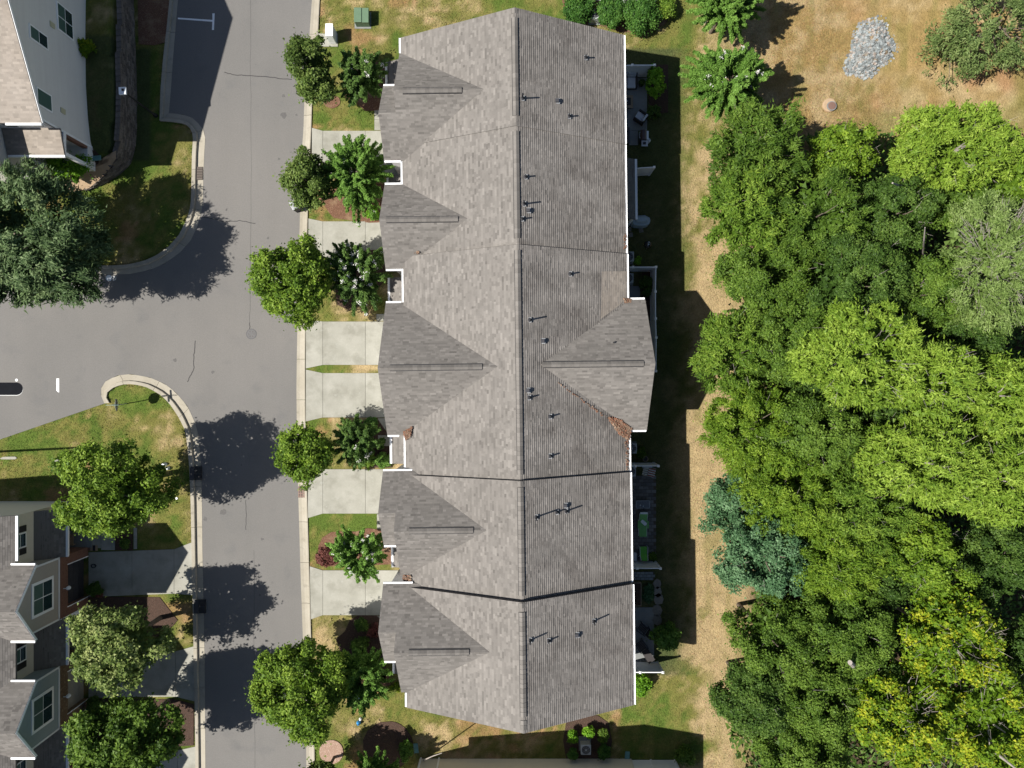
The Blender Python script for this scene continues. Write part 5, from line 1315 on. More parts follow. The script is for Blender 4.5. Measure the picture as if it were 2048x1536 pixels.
# lower left small things
c = P(140, 1080, .45); t = thing('porch_bench', 'brown slatted bench on the shaded porch walk', 'bench', (c.x, c.y, 0))
for k in range(4):
    mb = MB(); x = c.x - .2 + k * .12; mb.box(x, x + .09, c.y - .42, c.y + .42, .42, .46); mb.build('slat', M['tan_wood'], t)
for y in (-.36, .36):
    mb = MB(); mb.box(c.x - .2, c.x + .24, c.y + y - .03, c.y + y + .03, 0, .42); mb.build('leg', M['tan_wood'], t)
c = P(184, 1095.5); t = thing('doormat', 'tan and brown striped mat on the shaded walkway', 'mat', (c.x, c.y, .07))
for k in range(5):
    mb = MB(); x = c.x - .46 + k * .19; mb.box(x, x + .18, c.y - .2, c.y + .2, .076, .09); mb.build('stripe', (M['path_soil'], M['brick'], M['tan_wood'], M['black'], M['path_soil'])[k], t)
c = P(187, 1132, .1); mb = MB(); t = thing('garden_hose', 'small coiled black hose lying on the shaded driveway', 'hose', (c.x, c.y, .07))
pts = [(c.x + (.20 - .02 * j / 10) * math.cos(j * .6), c.y + (.13) * math.sin(j * .6), .09 + j * .002) for j in range(24)]; mb.path(pts, .03, 6); mb.build('coil', M['black'], t)
c = P(250, 1086); t = thing('planting_bed', 'dark square bed with a faint round shrub by the shaded walk', 'bed', (c.x, c.y, 0), None)
mb = MB(); a = P2(232, 1068); b = P2(266, 1100); mb.box(a[0], b[0], a[1], b[1], -.02, .09); mb.build('soil', M['mulch_dark'], t)
# teal splash blocks
for (x, y, an, lab) in ((191, 316, .1, 'teal downspout splash block beside the bright hedge'), (832, 1497, -1.45, 'teal splash block beside the mulch circle at the bottom'), (1254.5, 1513, 1.5, 'green splash block by the bottom fence')):
    c = P(x, y, .1 if x > 300 else 2.0); L = local(c, an); z = .03 if x > 300 else 1.9; t = thing('splash_block', lab, 'splash block', (c.x, c.y, z))
    mb = MB(); lbox(mb, L, -.35, .35, -.15, .15, z, z + .05); mb.build('tray', M['teal'], t)
    for sg in (-1, 1):
        mb = MB(); lbox(mb, L, -.35, .35, sg * .15 - .015, sg * .15 + .015, z, z + .1); mb.build('edge', M['teal'], t)
# blue and white ornament on the lawn
c = P(720, 1441); t = thing('garden_ornament', 'small blue and white ornament on the lower lawn', 'ornament', (c.x, c.y, 0))
mb = MB(); mb.lathe((c.x - .08, c.y - .12, 0), [(.14, 0), (.17, .12), (.12, .3), (.04, .36)], 12); mb.build('blue_body', M['blue'], t)
mb = MB(); mb.lathe((c.x + .06, c.y + .16, 0), [(.10, 0), (.12, .12), (.08, .22), (.02, .26)], 12); mb.build('white_body', M['white_pl'], t)
# bin at the curb, dark rounded
c = P(597, 416); t = thing('rubbish_bin', 'dark grey bin lid peeping out under the street tree', 'bin', (c.x, c.y, 0))
mb = MB(); mb.obox((c.x, c.y), .5, .55, 0, .95, .5, taper=1.1); mb.build('body', M['dark'], t); mb = MB(); mb.obox((c.x, c.y), .6, .66, .95, 1.02, .5); mb.build('lid', M['galv'], t, bevel=.03)
# white rocks by the round maple
for i, (x, y, lab) in enumerate(((326, 929, 'white painted rock at the foot of the round maple'), (334, 937, 'smaller white rock lying below the first by the round maple'))):
    c = P(x, y, .2); mb = MB(); ra = random.Random(i); q = [(c.x + (.28 - .06 * i) * ra.uniform(.7, 1.1) * math.cos(a), c.y + .2 * ra.uniform(.7, 1.1) * math.sin(a)) for a in [k * 1.047 for k in range(6)]]
    mb.solid([(x_, y_, 0) for x_, y_ in q], [(c.x + (x_ - c.x) * .6, c.y + (y_ - c.y) * .6, .32) for x_, y_ in q]); tag(mb.build('white_rock', M['white_pl'], None), lab, 'rock')
stain_at = ['near the upper dark street tree', 'large one below the upper crack', 'above the big round street tree', 'by the curb of the first driveway', 'beside the brown storm drain road', 'pale one next to the lower left curb',
            'right of the dark road crack', 'largest one below the big tree shadow', 'left of the second street tree', 'on the side street under the big tree', 'left of the dark road crack', 'between the lower tree shadows']
for i, (x, y, r) in enumerate(((567, 192, .16), (568, 231, .28), (536, 476, .12), (593, 230, .1), (525, 1078, .14), (411, 1037, .2), (426, 744, .13), (447, 1024, .3), (558, 318, .12), (137, 603, .22), (350, 720, .15), (520, 1190, .1))):
    c = P(x, y); ra = random.Random(i + 40); q = [(c.x + r * ra.uniform(.5, 1.15) * math.cos(a), c.y + r * ra.uniform(.5, 1.2) * math.sin(a)) for a in [k * math.pi / 6 for k in range(12)]]
    mb = MB(); mb.face([(x_, y_, .0148) for x_, y_ in q]); tag(mb.build('road_stain', M['stain'], None), 'small dark asphalt stain, ' + stain_at[i], 'stain', 'small dark stains on the road')
# small disc in the lawn
c = P(354, 996.5); mb = MB(); mb.lathe((c.x, c.y, 0), [(.09, .0), (.09, .08), (.06, .09)], 12); tag(mb.build('lawn_disc', M['white_pl'], None), 'tiny white cap in the dry grass near the curb', 'cap')
# mask of a rubber speed dome etc.
for i, (x, y) in enumerate(((218, 556), (228, 556.5))):
    c = P(x, y); mb = MB(); mb.lathe((c.x, c.y, 0), [(.24 - .04 * i, .008), (.22 - .04 * i, .03), (.12, .035)], 16)
    tag(mb.build('traffic_stud', M['white_pl'] if i == 0 else M['galv'], None), ('round white disc on the road under the big tree edge', 'smaller grey disc beside the white disc under the big tree')[i], 'disc')

# ---- beds
def bed(px, m, lab=None, z=.07): return sheet('mulch_bed', px, m, z)
def circ(cx, cy, r, ry=None, n=22, j=.05):
    ra = random.Random(int(cx + cy)); return [(cx + r * (1 + ra.uniform(-j, j)) * math.cos(a), cy + (ry or r) * (1 + ra.uniform(-j, j)) * math.sin(a)) for a in np.linspace(0, 2 * math.pi, n, endpoint=False)]
bed(circ(664, 204, 17, 13), M['mulch'], z=.08)
bed([(690, 195), (712, 206), (730, 222), (762, 222), (770, 200), (770, 130), (740, 120), (700, 140)], M['mulch'])
bed([(640, 398), (660, 428), (668, 436), (700, 441), (740, 446), (770, 445), (770, 370), (700, 360), (655, 385)], M['mulch'])
bed([(668, 560), (675, 610), (700, 622), (740, 600), (770, 560), (770, 500), (690, 500)], M['mulch_dark'])
bed([(690, 862), (700, 850), (730, 840), (756, 838), (785, 880), (785, 935), (735, 935), (690, 900)], M['mulch_dark'])
bed([(637, 1120), (637, 1092), (645, 1075), (662, 1064), (690, 1062), (712, 1063), (735, 1056), (770, 1060), (785, 1100), (785, 1128), (700, 1132), (650, 1132)], M['mulch'])
bed([(672, 1278), (690, 1262), (700, 1240), (720, 1228), (752, 1228), (772, 1250), (772, 1360), (740, 1345), (700, 1320), (680, 1300)], M['mulch_dark'])
bed([(755, 1345), (775, 1340), (782, 1370), (760, 1372)], M['mulch'])
bed(circ(776, 1490, 50, 48, 30, .02), M['mulch_dark'], z=.08)
bed([(275, -60), (340, -60), (339, 20), (332, 85), (310, 91), (278, 89)], M['mulch'])
bed([(1126, 1480), (1132, 1445), (1160, 1432), (1195, 1430), (1217, 1445), (1224, 1480), (1220, 1516), (1132, 1516)], M['mulch_dark'])
bed([(1122, -10), (1128, 20), (1138, 42), (1165, 50), (1200, 52), (1240, 64), (1290, 68), (1330, 50), (1352, 10), (1352, -20)], M['mulch'])
bed([(1297, 130), (1336, 130), (1336, 225), (1297, 232)], M['mulch_dark'])
bed([(1284, 545), (1308, 545), (1308, 660), (1284, 600)], M['mulch_dark'])
bed([(1470, 240), (1490, 225), (1510, 232), (1500, 262), (1472, 270)], M['mulch_dark'])
bed([(165, 1192), (320, 1194), (356, 1240), (330, 1270), (180, 1304)], M['mulch_dark'])
bed([(165, 1398), (350, 1398), (388, 1408), (388, 1490), (165, 1503)], M['mulch_dark'])
o = sheet('gravel_circle', circ(663, 1503, 24, 24, 30, .01), M['pink_gravel'], .09)
# terrace bed and path at the top left, laid on the sloping ground
def terrace_sheet(name, px, m, lift=.05):
    mb = MB(); cx = sum(p[0] for p in px) / len(px); cy = sum(p[1] for p in px) / len(px); n = 7
    ed = []
    for i in range(len(px)):
        (x0, y0), (x1, y1) = px[i], px[(i + 1) % len(px)]
        for k in range(4): ed.append((x0 + (x1 - x0) * k / 4, y0 + (y1 - y0) * k / 4))
    def W(x, y):
        z = float(terr_h(y)) + lift; p = P(x, y, 0); return (p.x, p.y, z)
    for i in range(len(ed)):
        a, b = ed[i], ed[(i + 1) % len(ed)]
        for r in range(n):
            f0, f1 = r / n, (r + 1) / n; g = lambda p, f: W(cx + (p[0] - cx) * f, cy + (p[1] - cy) * f)
            if r == 0: mb.face([g(a, 0), g(a, f1), g(b, f1)])
            else: mb.face([g(a, f0), g(a, f1), g(b, f1), g(b, f0)])
    return mb.build(name, m, None, 'structure')
terrace_sheet('sandy_bed', [(165, 342), (240, 338), (252, 322), (262, 318), (258, 332), (238, 350), (210, 366), (180, 380), (130, 386), (90, 372), (100, 352)], M['path_soil'])
terrace_sheet('entry_path', [(0, 318), (85, 318), (95, 350), (60, 372), (0, 372)], M['concrete'], .07)
terrace_sheet('dark_bed', [(182, 318), (222, 318), (228, 326), (222, 340), (200, 348), (182, 344)], M['mulch_dark'], .09)

# ------------------------------------------------------------------ vegetation
def unit(v): return v / np.maximum(np.linalg.norm(v, axis=1, keepdims=True), 1e-9)
def quads(c, n, l, w, rng, along=None, tri=True):
    N = len(c); n = unit(n)
    t = along if along is not None else rng.normal(size=(N, 3))
    t = unit(t - n * np.sum(t * n, 1, keepdims=True)); b = np.cross(n, t)
    l = np.broadcast_to(np.asarray(l), (N,))[:, None]; w = np.broadcast_to(np.asarray(w), (N,))[:, None]
    if tri:       # a leaf as one pointed triangle
        V = np.stack([c - t * l * .45 - b * w * .62, c - t * l * .35 + b * w * .62, c + t * l * .62], 1).reshape(-1, 3)
        return V, np.arange(N * 3).reshape(N, 3)
    V = np.stack([c - t * l / 2, c + b * w / 2 + t * l * .08, c + t * l / 2, c - b * w / 2 + t * l * .08], 1).reshape(-1, 3)
    F = np.arange(N * 4).reshape(N, 4); return V, F
def crown_leaves(kind, R, H, seed, dens=1.0, rx=1.0, ry=1.0, leaf=1.0, gap=.37):
    """centre at origin; R radius, H half height. returns V, F, tint"""
    rng = np.random.default_rng(seed); area = math.pi * R * R * rx * ry
    ph = rng.uniform(0, 6.28, 4); C = []; Nn = []; Al = []; Ls = []; Ws = []; T = []
    def out(a): return 1 + .11 * np.sin(3 * a + ph[0]) + .08 * np.sin(5 * a + ph[1]) + .05 * np.sin(9 * a + ph[2])
    if kind in ('broad', 'fine', 'pine'):
        thin = dens < .7
        pr = {'broad': .46, 'fine': .42, 'pine': .34}[kind] * (1 if R > 1.6 else max(.45, R / 1.6))
        pr = max(pr, R * .14 if kind != 'pine' else 0)
        npf = int(2.6 * 2.2 * area / (math.pi * pr * pr) * (.8 if kind == 'broad' else .9))
        d = rng.normal(size=(npf * 2, 3)); d = unit(d); d = d[d[:, 2] > -.45][:npf]
        keep = fbm(d[:, 0] * R * .75 + seed * 1.7 + 50, d[:, 1] * R * .75 + seed * .9 + d[:, 2] * R * .5 + 50, 2) > (gap if R > 1.6 else .33 if R > 1.2 else -1)
        d = d[keep]; rad = rng.uniform(.62, 1.0, len(d)) ** .7
        a = np.arctan2(d[:, 1], d[:, 0]); o = out(a)
        lump = .84 + .3 * vnoise(d[:, 0] * 2.2 + seed, d[:, 1] * 2.2 + 3 * seed % 97) 
        pc = np.stack([d[:, 0] * (R - pr * .7) * rx * o, d[:, 1] * (R - pr * .7) * ry * o, d[:, 2] * (H - pr * .5) * lump], 1) * rad[:, None]
        nl = {'broad': 560, 'fine': 640, 'pine': 560}[kind] * dens / min(1.0, leaf * leaf * 1.25)
        per = max(8, int(nl * area / len(pc)))
        pdir = unit(pc / np.array([R * rx, R * ry, H]))
        prv = pr * rng.uniform(.6, 1.25, len(pc)); ptint = rng.normal(0, .13, len(pc))
        idx = np.repeat(np.arange(len(pc)), per); N = len(idx)
        ld = rng.normal(size=(N, 3)); ld[:, 2] += .35; ld = unit(ld + pdir[idx] * .7)
        if kind == 'broad':
            rr_ = prv[idx] * rng.uniform(.55, 1.05, N); c = pc[idx] + ld * rr_[:, None] * np.array([1, 1, .75])
            nn = ld * .8 + rng.normal(size=(N, 3)) * .55 + np.array([0, 0, .45]); al = None; l = rng.uniform(.13, .24, N) * leaf; w = l * .72
        elif kind == 'fine':
            rr_ = prv[idx] * rng.uniform(.2, 1.35, N); ax = unit(pdir + rng.normal(size=pdir.shape) * .35 + np.array([0, 0, .1]))
            c = pc[idx] + ax[idx] * (rr_ * 1.0)[:, None] + rng.normal(size=(N, 3)) * (prv[idx] * .28)[:, None]
            al = ax[idx] + rng.normal(size=(N, 3)) * .45; nn = rng.normal(size=(N, 3)) * .6 + np.array([0, 0, 1.0]); l = rng.uniform(.17, .32, N) * leaf; w = l * .28
        else:
            rr_ = prv[idx] * rng.uniform(.35, 1.0, N); c = pc[idx] + ld * rr_[:, None] * np.array([1, 1, .6])
            al = ld + rng.normal(size=(N, 3)) * .2; nn = rng.normal(size=(N, 3)) * .5 + np.array([0, 0, .9]); l = rng.uniform(.17, .30, N) * leaf; w = l * .33
        c = c + rng.normal(size=(N, 3)) * np.where(rng.random(N) < .16, .22, .05)[:, None] * min(1.0, R / 1.6)
        tt = .5 + ptint[idx] + .5 * (fbm(c[:, 0] * 1.1 + seed, c[:, 1] * 1.1 + 7, 2) - .5) + rng.normal(0, .19, N)
        # inner foliage, broader leaves filling the body of the crown
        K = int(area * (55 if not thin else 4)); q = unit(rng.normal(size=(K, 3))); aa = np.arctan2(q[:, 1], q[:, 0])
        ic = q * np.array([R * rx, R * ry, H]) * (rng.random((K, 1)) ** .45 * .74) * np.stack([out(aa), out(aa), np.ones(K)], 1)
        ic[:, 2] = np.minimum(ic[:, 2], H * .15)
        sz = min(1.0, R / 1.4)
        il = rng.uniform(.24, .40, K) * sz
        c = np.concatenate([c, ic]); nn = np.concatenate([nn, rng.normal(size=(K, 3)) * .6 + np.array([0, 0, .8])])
        l = np.concatenate([l, il]); w = np.concatenate([w, il * .7]); tt = np.concatenate([tt, rng.uniform(.1, .5, K)])  # inner leaves get darker tints, painting in the shade inside the crown
        if al is not None: al = np.concatenate([al, rng.normal(size=(K, 3))])
        return *quads(c, nn, l, w, rng, al), np.clip(tt, 0, 1), pc
    if kind == 'spray':
        nf = int(20 * area ** .75 + 26); V = []; c_all = []; al_all = []; n_all = []; l_all = []; t_all = []; tips = []
        for k in range(nf):
            a = rng.uniform(0, 6.28); el = rng.uniform(.05, 1.35); L_ = R * rng.uniform(.55, 1.08) * (1 + .1 * math.sin(3 * a))
            st = np.array([math.cos(a) * R * .12, math.sin(a) * R * .12, -H * .4])
            d0 = np.array([math.cos(a) * math.cos(el) * rx, math.sin(a) * math.cos(el) * ry, math.sin(el) * .95])
            u = np.linspace(0, 1, 26); P0 = st + np.outer(u, d0) * L_; P0[:, 2] += (H * .55) * u - (.55 * R * math.cos(el)) * u ** 2.4
            P0 += np.cumsum(rng.normal(0, .02, (26, 3)), 0)
            per = int(270 * dens * (L_ / 1.6)); ui = rng.uniform(.28, 1, per) ** .8
            px_ = np.stack([np.interp(ui, u, P0[:, j]) for j in range(3)], 1)
            dirv = P0[-1] - P0[8]; dirv /= np.linalg.norm(dirv)
            wdt = .135 * (1.2 - .75 * ui)
            c_all.append(px_ + rng.normal(size=(per, 3)) * wdt[:, None] * .75)
            al_all.append(np.tile(dirv, (per, 1)) + rng.normal(size=(per, 3)) * .6)
            n_all.append(rng.normal(size=(per, 3)) * .5 + np.array([0, 0, .9])); l_all.append(rng.uniform(.09, .18, per) * leaf)
            t_all.append(np.clip(.50 + rng.normal(0, .13) + .25 * (ui - .6) + rng.normal(0, .15, per), 0, 1)); tips.append(P0[-1])
        c = np.concatenate(c_all); l = np.concatenate(l_all)
        return *quads(c, np.concatenate(n_all), l, l * .5, rng, np.concatenate(al_all)), np.concatenate(t_all), np.array(tips)
def tree(name, lab, px, py, rpx, zc, H, kind, mat, seed, cat='tree', group=None, dens=1.0, rx=1.0, ry=1.0, leaf=1.0, flowers=0, bark='bark', flower_cols=None, gz=0, rot=0, trunk=True, cname='crown', limbs=9, gap=.37, twigs=0):
    c = P(px, py, zc); R = rpx * (CAM_H - zc) / FPX
    t = thing(name, lab, cat, (c.x, c.y, gz), group)
    V, F, T, pc = crown_leaves(kind, R, H, seed, dens, rx, ry, leaf, gap)
    V = V + np.array([0, 0, zc - gz])
    low = gz + .12
    V[:, 2] = np.maximum(V[:, 2], .05)
    me = mesh_arrays(cname, V, F, LM[mat], tint=T); put(cname, me, t)
    rng = np.random.default_rng(seed + 999)
    if trunk:
        mb = MB(); r0 = max(.05, R * .045); zb = zc - H * .35
        o = Vector((c.x, c.y, 0)); j = Vector((rng.uniform(-.2, .2) * R * .3, rng.uniform(-.2, .2) * R * .3, 0))
        pts = [o + Vector((0, 0, gz)), o + j * .5 + Vector((0, 0, gz + (zb - gz) * .5)), o + j + Vector((0, 0, zb)), o + j * 1.3 + Vector((0, 0, zc + H * .45))]
        mb.path(pts, [r0 * 1.3, r0, r0 * .8, r0 * .25], 8)
        sel = rng.choice(len(pc), min(limbs, len(pc)), replace=False)
        for k in sel:
            e = Vector(pc[k]) * .93; e = Vector((c.x + e.x, c.y + e.y, zc + e.z)); b = pts[2] + (pts[3] - pts[2]) * rng.uniform(-.3, .5); m = b.lerp(e, .5) + Vector(rng.normal(0, .12, 3)) * R * .3
            mb.path([b, m, e], [r0 * .5, r0 * .3, r0 * .10], 5)
        mb.build('trunk', M[bark], t)
    if twigs:
        mb = MB()
        for _ in range(twigs):
            q = rng.normal(size=3); q[2] = abs(q[2]) + .25; q /= np.linalg.norm(q)
            e = Vector((q[0] * R * rx, q[1] * R * ry, q[2] * H)); f0 = rng.uniform(.55, .85)
            s_ = Vector((c.x, c.y, zc)) + e * f0; m_ = e * rng.uniform(.13, .3); j = Vector(rng.normal(0, .18, 3)); j.z = abs(j.z) * .4
            mb.path([s_, s_ + m_ * .55 + j * .5, s_ + m_ + j], [.013, .009, .004], 4)
            mb.tube(s_ + m_ * .55 + j * .5, s_ + m_ * .8 + Vector(rng.normal(0, .25, 3)), .007, .003, 4)
        mb.build('twigs', M['bark_pale'], t, 'stuff')
    if flowers:
        n = flowers; d = unit(rng.normal(size=(n * 4, 3))); d = d[d[:, 2] > .05][:n]
        cc = d * np.array([R * rx * .9, R * ry * .9, H * .95]) * rng.uniform(.75, 1.05, (len(d), 1)) if kind != 'spray' else pc[rng.integers(0, len(pc), n)] * rng.uniform(.72, 1.0, (n, 1))
        if kind == 'spray': cc[:, 2] += .1
        idx = np.repeat(np.arange(len(cc)), 22); fc = cc[idx] + rng.normal(0, .07, (len(idx), 3)) + np.array([0, 0, zc - gz])
        fv, ff = quads(fc, rng.normal(size=(len(idx), 3)) * .5 + np.array([0, 0, 1]), rng.uniform(.06, .11, len(idx)), .06, rng)
        me = mesh_arrays('blossom', fv, ff, M['flower']); put('blossom', me, t)
    return t
gs = 'street trees along the main road'
# left
tree('shade_tree', 'huge feathery grey-green tree over the bend of the left curb', 62, 480, 150, 5.7, 3.6, 'fine', 'willow', 1, dens=1.0, rx=1.02, ry=.9, leaf=1.15)
tree('maple_tree', 'large round bright green maple on the left lawn', 225, 975, 116, 6.3, 3.3, 'broad', 'maple', 2, gap=.33, dens=1.0, ry=.83, leaf=.85)
tree('sparse_tree', 'uneven tree with pale yellowish leaves between the left driveways', 238, 1290, 100, 5.6, 2.4, 'broad', 'pale_y', 3, dens=.85, rx=1.0, ry=.86, leaf=.95)
tree('round_tree', 'glossy green tree at the bottom left by the lowest driveway', 252, 1480, 118, 5.8, 2.8, 'broad', 'oak', 4, dens=1.1, ry=.76)
# street side right
tree('street_tree', 'dark green street tree nearest the white utility cabinet', 622, 133, 62, 4.6, 2.2, 'broad', 'maple_dk', 5, group=gs, rx=.92, ry=1.15, dens=1.1, leaf=.82)
tree('crape_myrtle', 'dark crape myrtle against the topmost porch', 722, 152, 50, 3.6, 1.7, 'spray', 'crape_dk', 6, flowers=10, ry=1.15, group='crape myrtles along the house fronts')
tree('street_tree', 'dark olive street tree with the bin beneath it', 618, 366, 60, 4.2, 2.1, 'broad', 'maple_dk', 7, group=gs, rx=.88, ry=1.0, dens=1.1, leaf=.82)
tree('crape_myrtle', 'tall bright crape myrtle over the first driveway', 712, 346, 66, 3.9, 1.9, 'spray', 'crape', 8, flowers=7, ry=1.2, group='crape myrtles along the house fronts')
tree('street_tree', 'big round green street tree opposite the side street', 586, 563, 84, 5.0, 2.7, 'broad', 'maple', 9, group=gs, rx=.95, ry=1.09, dens=1.1, leaf=.82)
tree('crape_myrtle', 'crape myrtle full of white flowers beside the big round street tree', 716, 550, 64, 3.8, 1.8, 'spray', 'crape_dk', 10, flowers=60, ry=1.1, group='crape myrtles along the house fronts')
tree('street_tree', 'small bright street tree above the brown storm drain', 610, 908, 62, 4.3, 2.0, 'broad', 'maple', 11, group=gs, rx=.92, ry=1.05, dens=1.05, leaf=.82)
tree('crape_myrtle', 'dark half-shaded crape myrtle beside the small bright street tree', 714, 882, 50, 3.3, 1.5, 'spray', 'crape_dk', 12, flowers=9, group='crape myrtles along the house fronts')
tree('crape_myrtle', 'crape myrtle with white flowers beside the red-brown bush', 720, 1108, 58, 3.4, 1.5, 'spray', 'crape', 13, flowers=30, group='crape myrtles along the house fronts', ry=.95, dens=1.0)
tree('street_tree', 'largest street tree, bright green, near the bottom of the curb', 606, 1372, 102, 5.4, 3.0, 'broad', 'maple', 14, group=gs, rx=.95, ry=1.0, dens=1.1, leaf=.82)
tree('crape_myrtle', 'lowest crape myrtle, deep green, between big street tree and house', 726, 1356, 60, 3.4, 1.6, 'spray', 'crape', 15, flowers=3, group='crape myrtles along the house fronts', ry=1.1)
tree('street_tree', 'dark tree cut by the bottom edge beside the gravel circle', 640, 1574, 58, 4.0, 1.9, 'broad', 'maple_dk', 16, group=gs)
tree('crape_myrtle', 'spiky fronded crape myrtle cut by the bottom edge', 748, 1556, 52, 2.6, 1.2, 'spray', 'crape', 17, dens=.8)
# top
tree('crape_myrtle', 'flowering crape myrtle cut by the top edge of the field', 1453, 8, 72, 4.0, 2.2, 'spray', 'crape', 18, flowers=14, dens=1.1, ry=.85)
tree('crape_myrtle', 'large flowering crape myrtle at the corner of the dry field', 1456, 164, 80, 4.2, 2.3, 'spray', 'crape', 19, flowers=30, dens=1.2, ry=.88)
# shrubs
def shrub(lab, px, py, rpx, h, mat, seed, rx=1, ry=1, kind='broad', name='shrub', dens=1.5, gz=0, leaf=.6, group=None, flowers=0):
    return tree(name, lab, px, py, rpx, gz + h * .55, h * .5, kind, mat, seed, 'shrub', group, dens, rx, ry, leaf, flowers, gz=gz, trunk=True, cname='foliage', limbs=4)
shrub('round clipped bush at the top, left of the air conditioner', 1157, 16, 31, 1.9, 'box', 30, ry=.95, dens=2.2)
shrub('clipped bush just right of the top air conditioner', 1222, 24, 29, 1.9, 'box', 31, ry=1.1, dens=2.2)
shrub('widest clipped bush in the top hedge row', 1281, 28, 43, 1.9, 'box', 32, ry=.78, dens=2.2)
shrub('loose pale bush at the right end of the top hedge row', 1330, 12, 22, 1.3, 'fine', 33, ry=1.3, dens=1.6)
shrub('bright green clipped hedge in front of the beige house porch', 140, 331, 46, 1.2, 'lime', 34, rx=1.0, ry=.40, name='hedge', gz=1.75, leaf=.75, dens=2.2)
shrub('small lime bush left of its twin below the bright hedge', 127, 358, 7, .5, 'lime', 35, gz=1.0, name='bush', group='twin lime bushes')
shrub('small lime bush right of its twin below the bright hedge', 152, 358, 7, .5, 'lime', 36, gz=1.0, name='bush', group='twin lime bushes')
shrub('leafy plant with yellow leaves by the beige house wall', 172, 98, 17, .8, 'yellow', 37, gz=2.2, rx=.9, ry=.9, kind='spray', dens=.7, leaf=1)
shrub('bright green ball bush at the corner of the second driveway', 746, 427, 13, 1.0, 'lime', 38, ry=1.1, dens=2.2)
shrub('dark red-brown round bush in the mulch bed near the curb', 652, 1114, 20, 1.2, 'red', 39, ry=1.0, dens=1.6)
shrub('low green mounded shrub by the white gutter of the fourth porch', 766, 920, 17, 1.0, 'crape', 40, ry=.9, dens=2)
shrub('yellowish green spiky shrub left of the mounded shrub', 733, 915, 20, 1.1, 'fine', 41, ry=.95, kind='spray')
shrub('dark round shrub beside the shaded walkway of the fourth driveway', 742, 846, 14, 1.0, 'box', 42, ry=.9)
shrub('small dark shrub next to the porch of the widest gable unit', 764, 888, 11, 1.0, 'oak_d', 43)
shrub('dark shrub in the shaded bed below the lowest driveway, left one', 722, 1250, 14, 1.0, 'oak_d', 44, group='shrubs in the shaded lower bed')
shrub('dark shrub in the shaded bed below the lowest driveway, right one', 750, 1262, 13, 1.0, 'red', 45, group='shrubs in the shaded lower bed')
shrub('broad dark shrub at the foot of the lowest crape myrtle', 720, 1290, 18, 1.0, 'oak_d', 46)
shrub('yellow-green grass tuft at the corner of the lowest porch', 788, 1377, 11, .6, 'yellow', 47, ry=.5, kind='fine', dens=2)
shrub('tall bright shrub row at the edge of the top patio shade', 1310, 164, 19, 2.3, 'lime', 48, ry=1.9, dens=.9, leaf=.9)
shrub('low dark shrub below the tall bright patio shrubs', 1308, 225, 14, 1.0, 'oak_d', 49, ry=1.0)
shrub('big half-lit shrub at the corner of the lowest patio', 1332, 1274, 28, 2.3, 'crape', 50, ry=1.0, dens=1.5, leaf=.9)
shrub('bright round shrub below the lowest white fence', 1281, 1368, 21, 1.2, 'lime', 51, ry=1.0, dens=2.2)
shrub('small bright plant by the air conditioner above the L-shaped fence', 1276, 522, 7, .5, 'lime', 52)
shrub('dark bush inside the L-shaped fence', 1293, 570, 13, 1.3, 'oak_d', 53, ry=1.9)
shrub('weedy plant beside the ring pot under the rear bay', 1281, 905, 8, .6, 'oak', 54, kind='spray')
shrub('teal-green ground cover plant beside the raised bed', 1296, 1187, 14, .35, 'blue', 55, rx=.9, ry=1.7, dens=1.0)
shrub('small plant at the corner of the paved patio', 1304, 1113, 9, .5, 'oak', 56)
shrub('small leafy plant in the dark pot by the loveseat', 1283, 166, 6, .9, 'oak_d', 57)
shrub('leftmost shrub with pale top in the bottom air conditioner bed', 1145, 1472, 11, 1.1, 'lime', 58, ry=1.3)
shrub('middle shrub with pale top in the bottom air conditioner bed', 1178, 1463, 12, 1.1, 'lime', 59)
shrub('right shrub with pale top in the bottom air conditioner bed', 1206, 1470, 12, 1.1, 'oak', 60, ry=1.4)
shrub('lower right dark shrub in the bottom air conditioner bed', 1208, 1503, 14, 1.0, 'box', 61)
shrub('lower left dark shrub in the bottom air conditioner bed', 1146, 1508, 11, 1.0, 'box', 62)
shrub('loose dark shrub in the shade by the bottom fence', 1370, 1512, 20, 1.2, 'oak', 63, dens=.8)
shrub('shiny green shrub on the edge of the mulch circle', 812, 1500, 14, 1.3, 'crape', 64, ry=1.6)
shrub('dark shrub at the brick corner of the first left driveway', 190, 1178, 16, 1.0, 'oak_d', 65)
shrub('reddish shrub at the edge of the first left driveway', 196, 1186, 9, .7, 'red', 66)
shrub('dark leafy shrub under the lower brick bay', 190, 1410, 18, 1.2, 'oak_d', 67)
shrub('low round shrub in the dark square bed', 249, 1088, 11, .5, 'oak_d', 68)
shrub('dark plant at the porch post of the first left townhouse', 148, 1052, 11, 1.0, 'oak_d', 69)
tree('field_bush', 'big loose scrubby bush at the top right corner', 1985, 55, 105, 2.9, 1.4, 'fine', 'scrub', 70, 'bush', dens=.5, ry=.85, leaf=1.0)
tree('field_bush', 'thin low scrub spreading left of the big corner bush', 1905, 105, 62, 1.3, .7, 'fine', 'scrub', 71, 'bush', dens=.16, rx=1.1, leaf=.9)
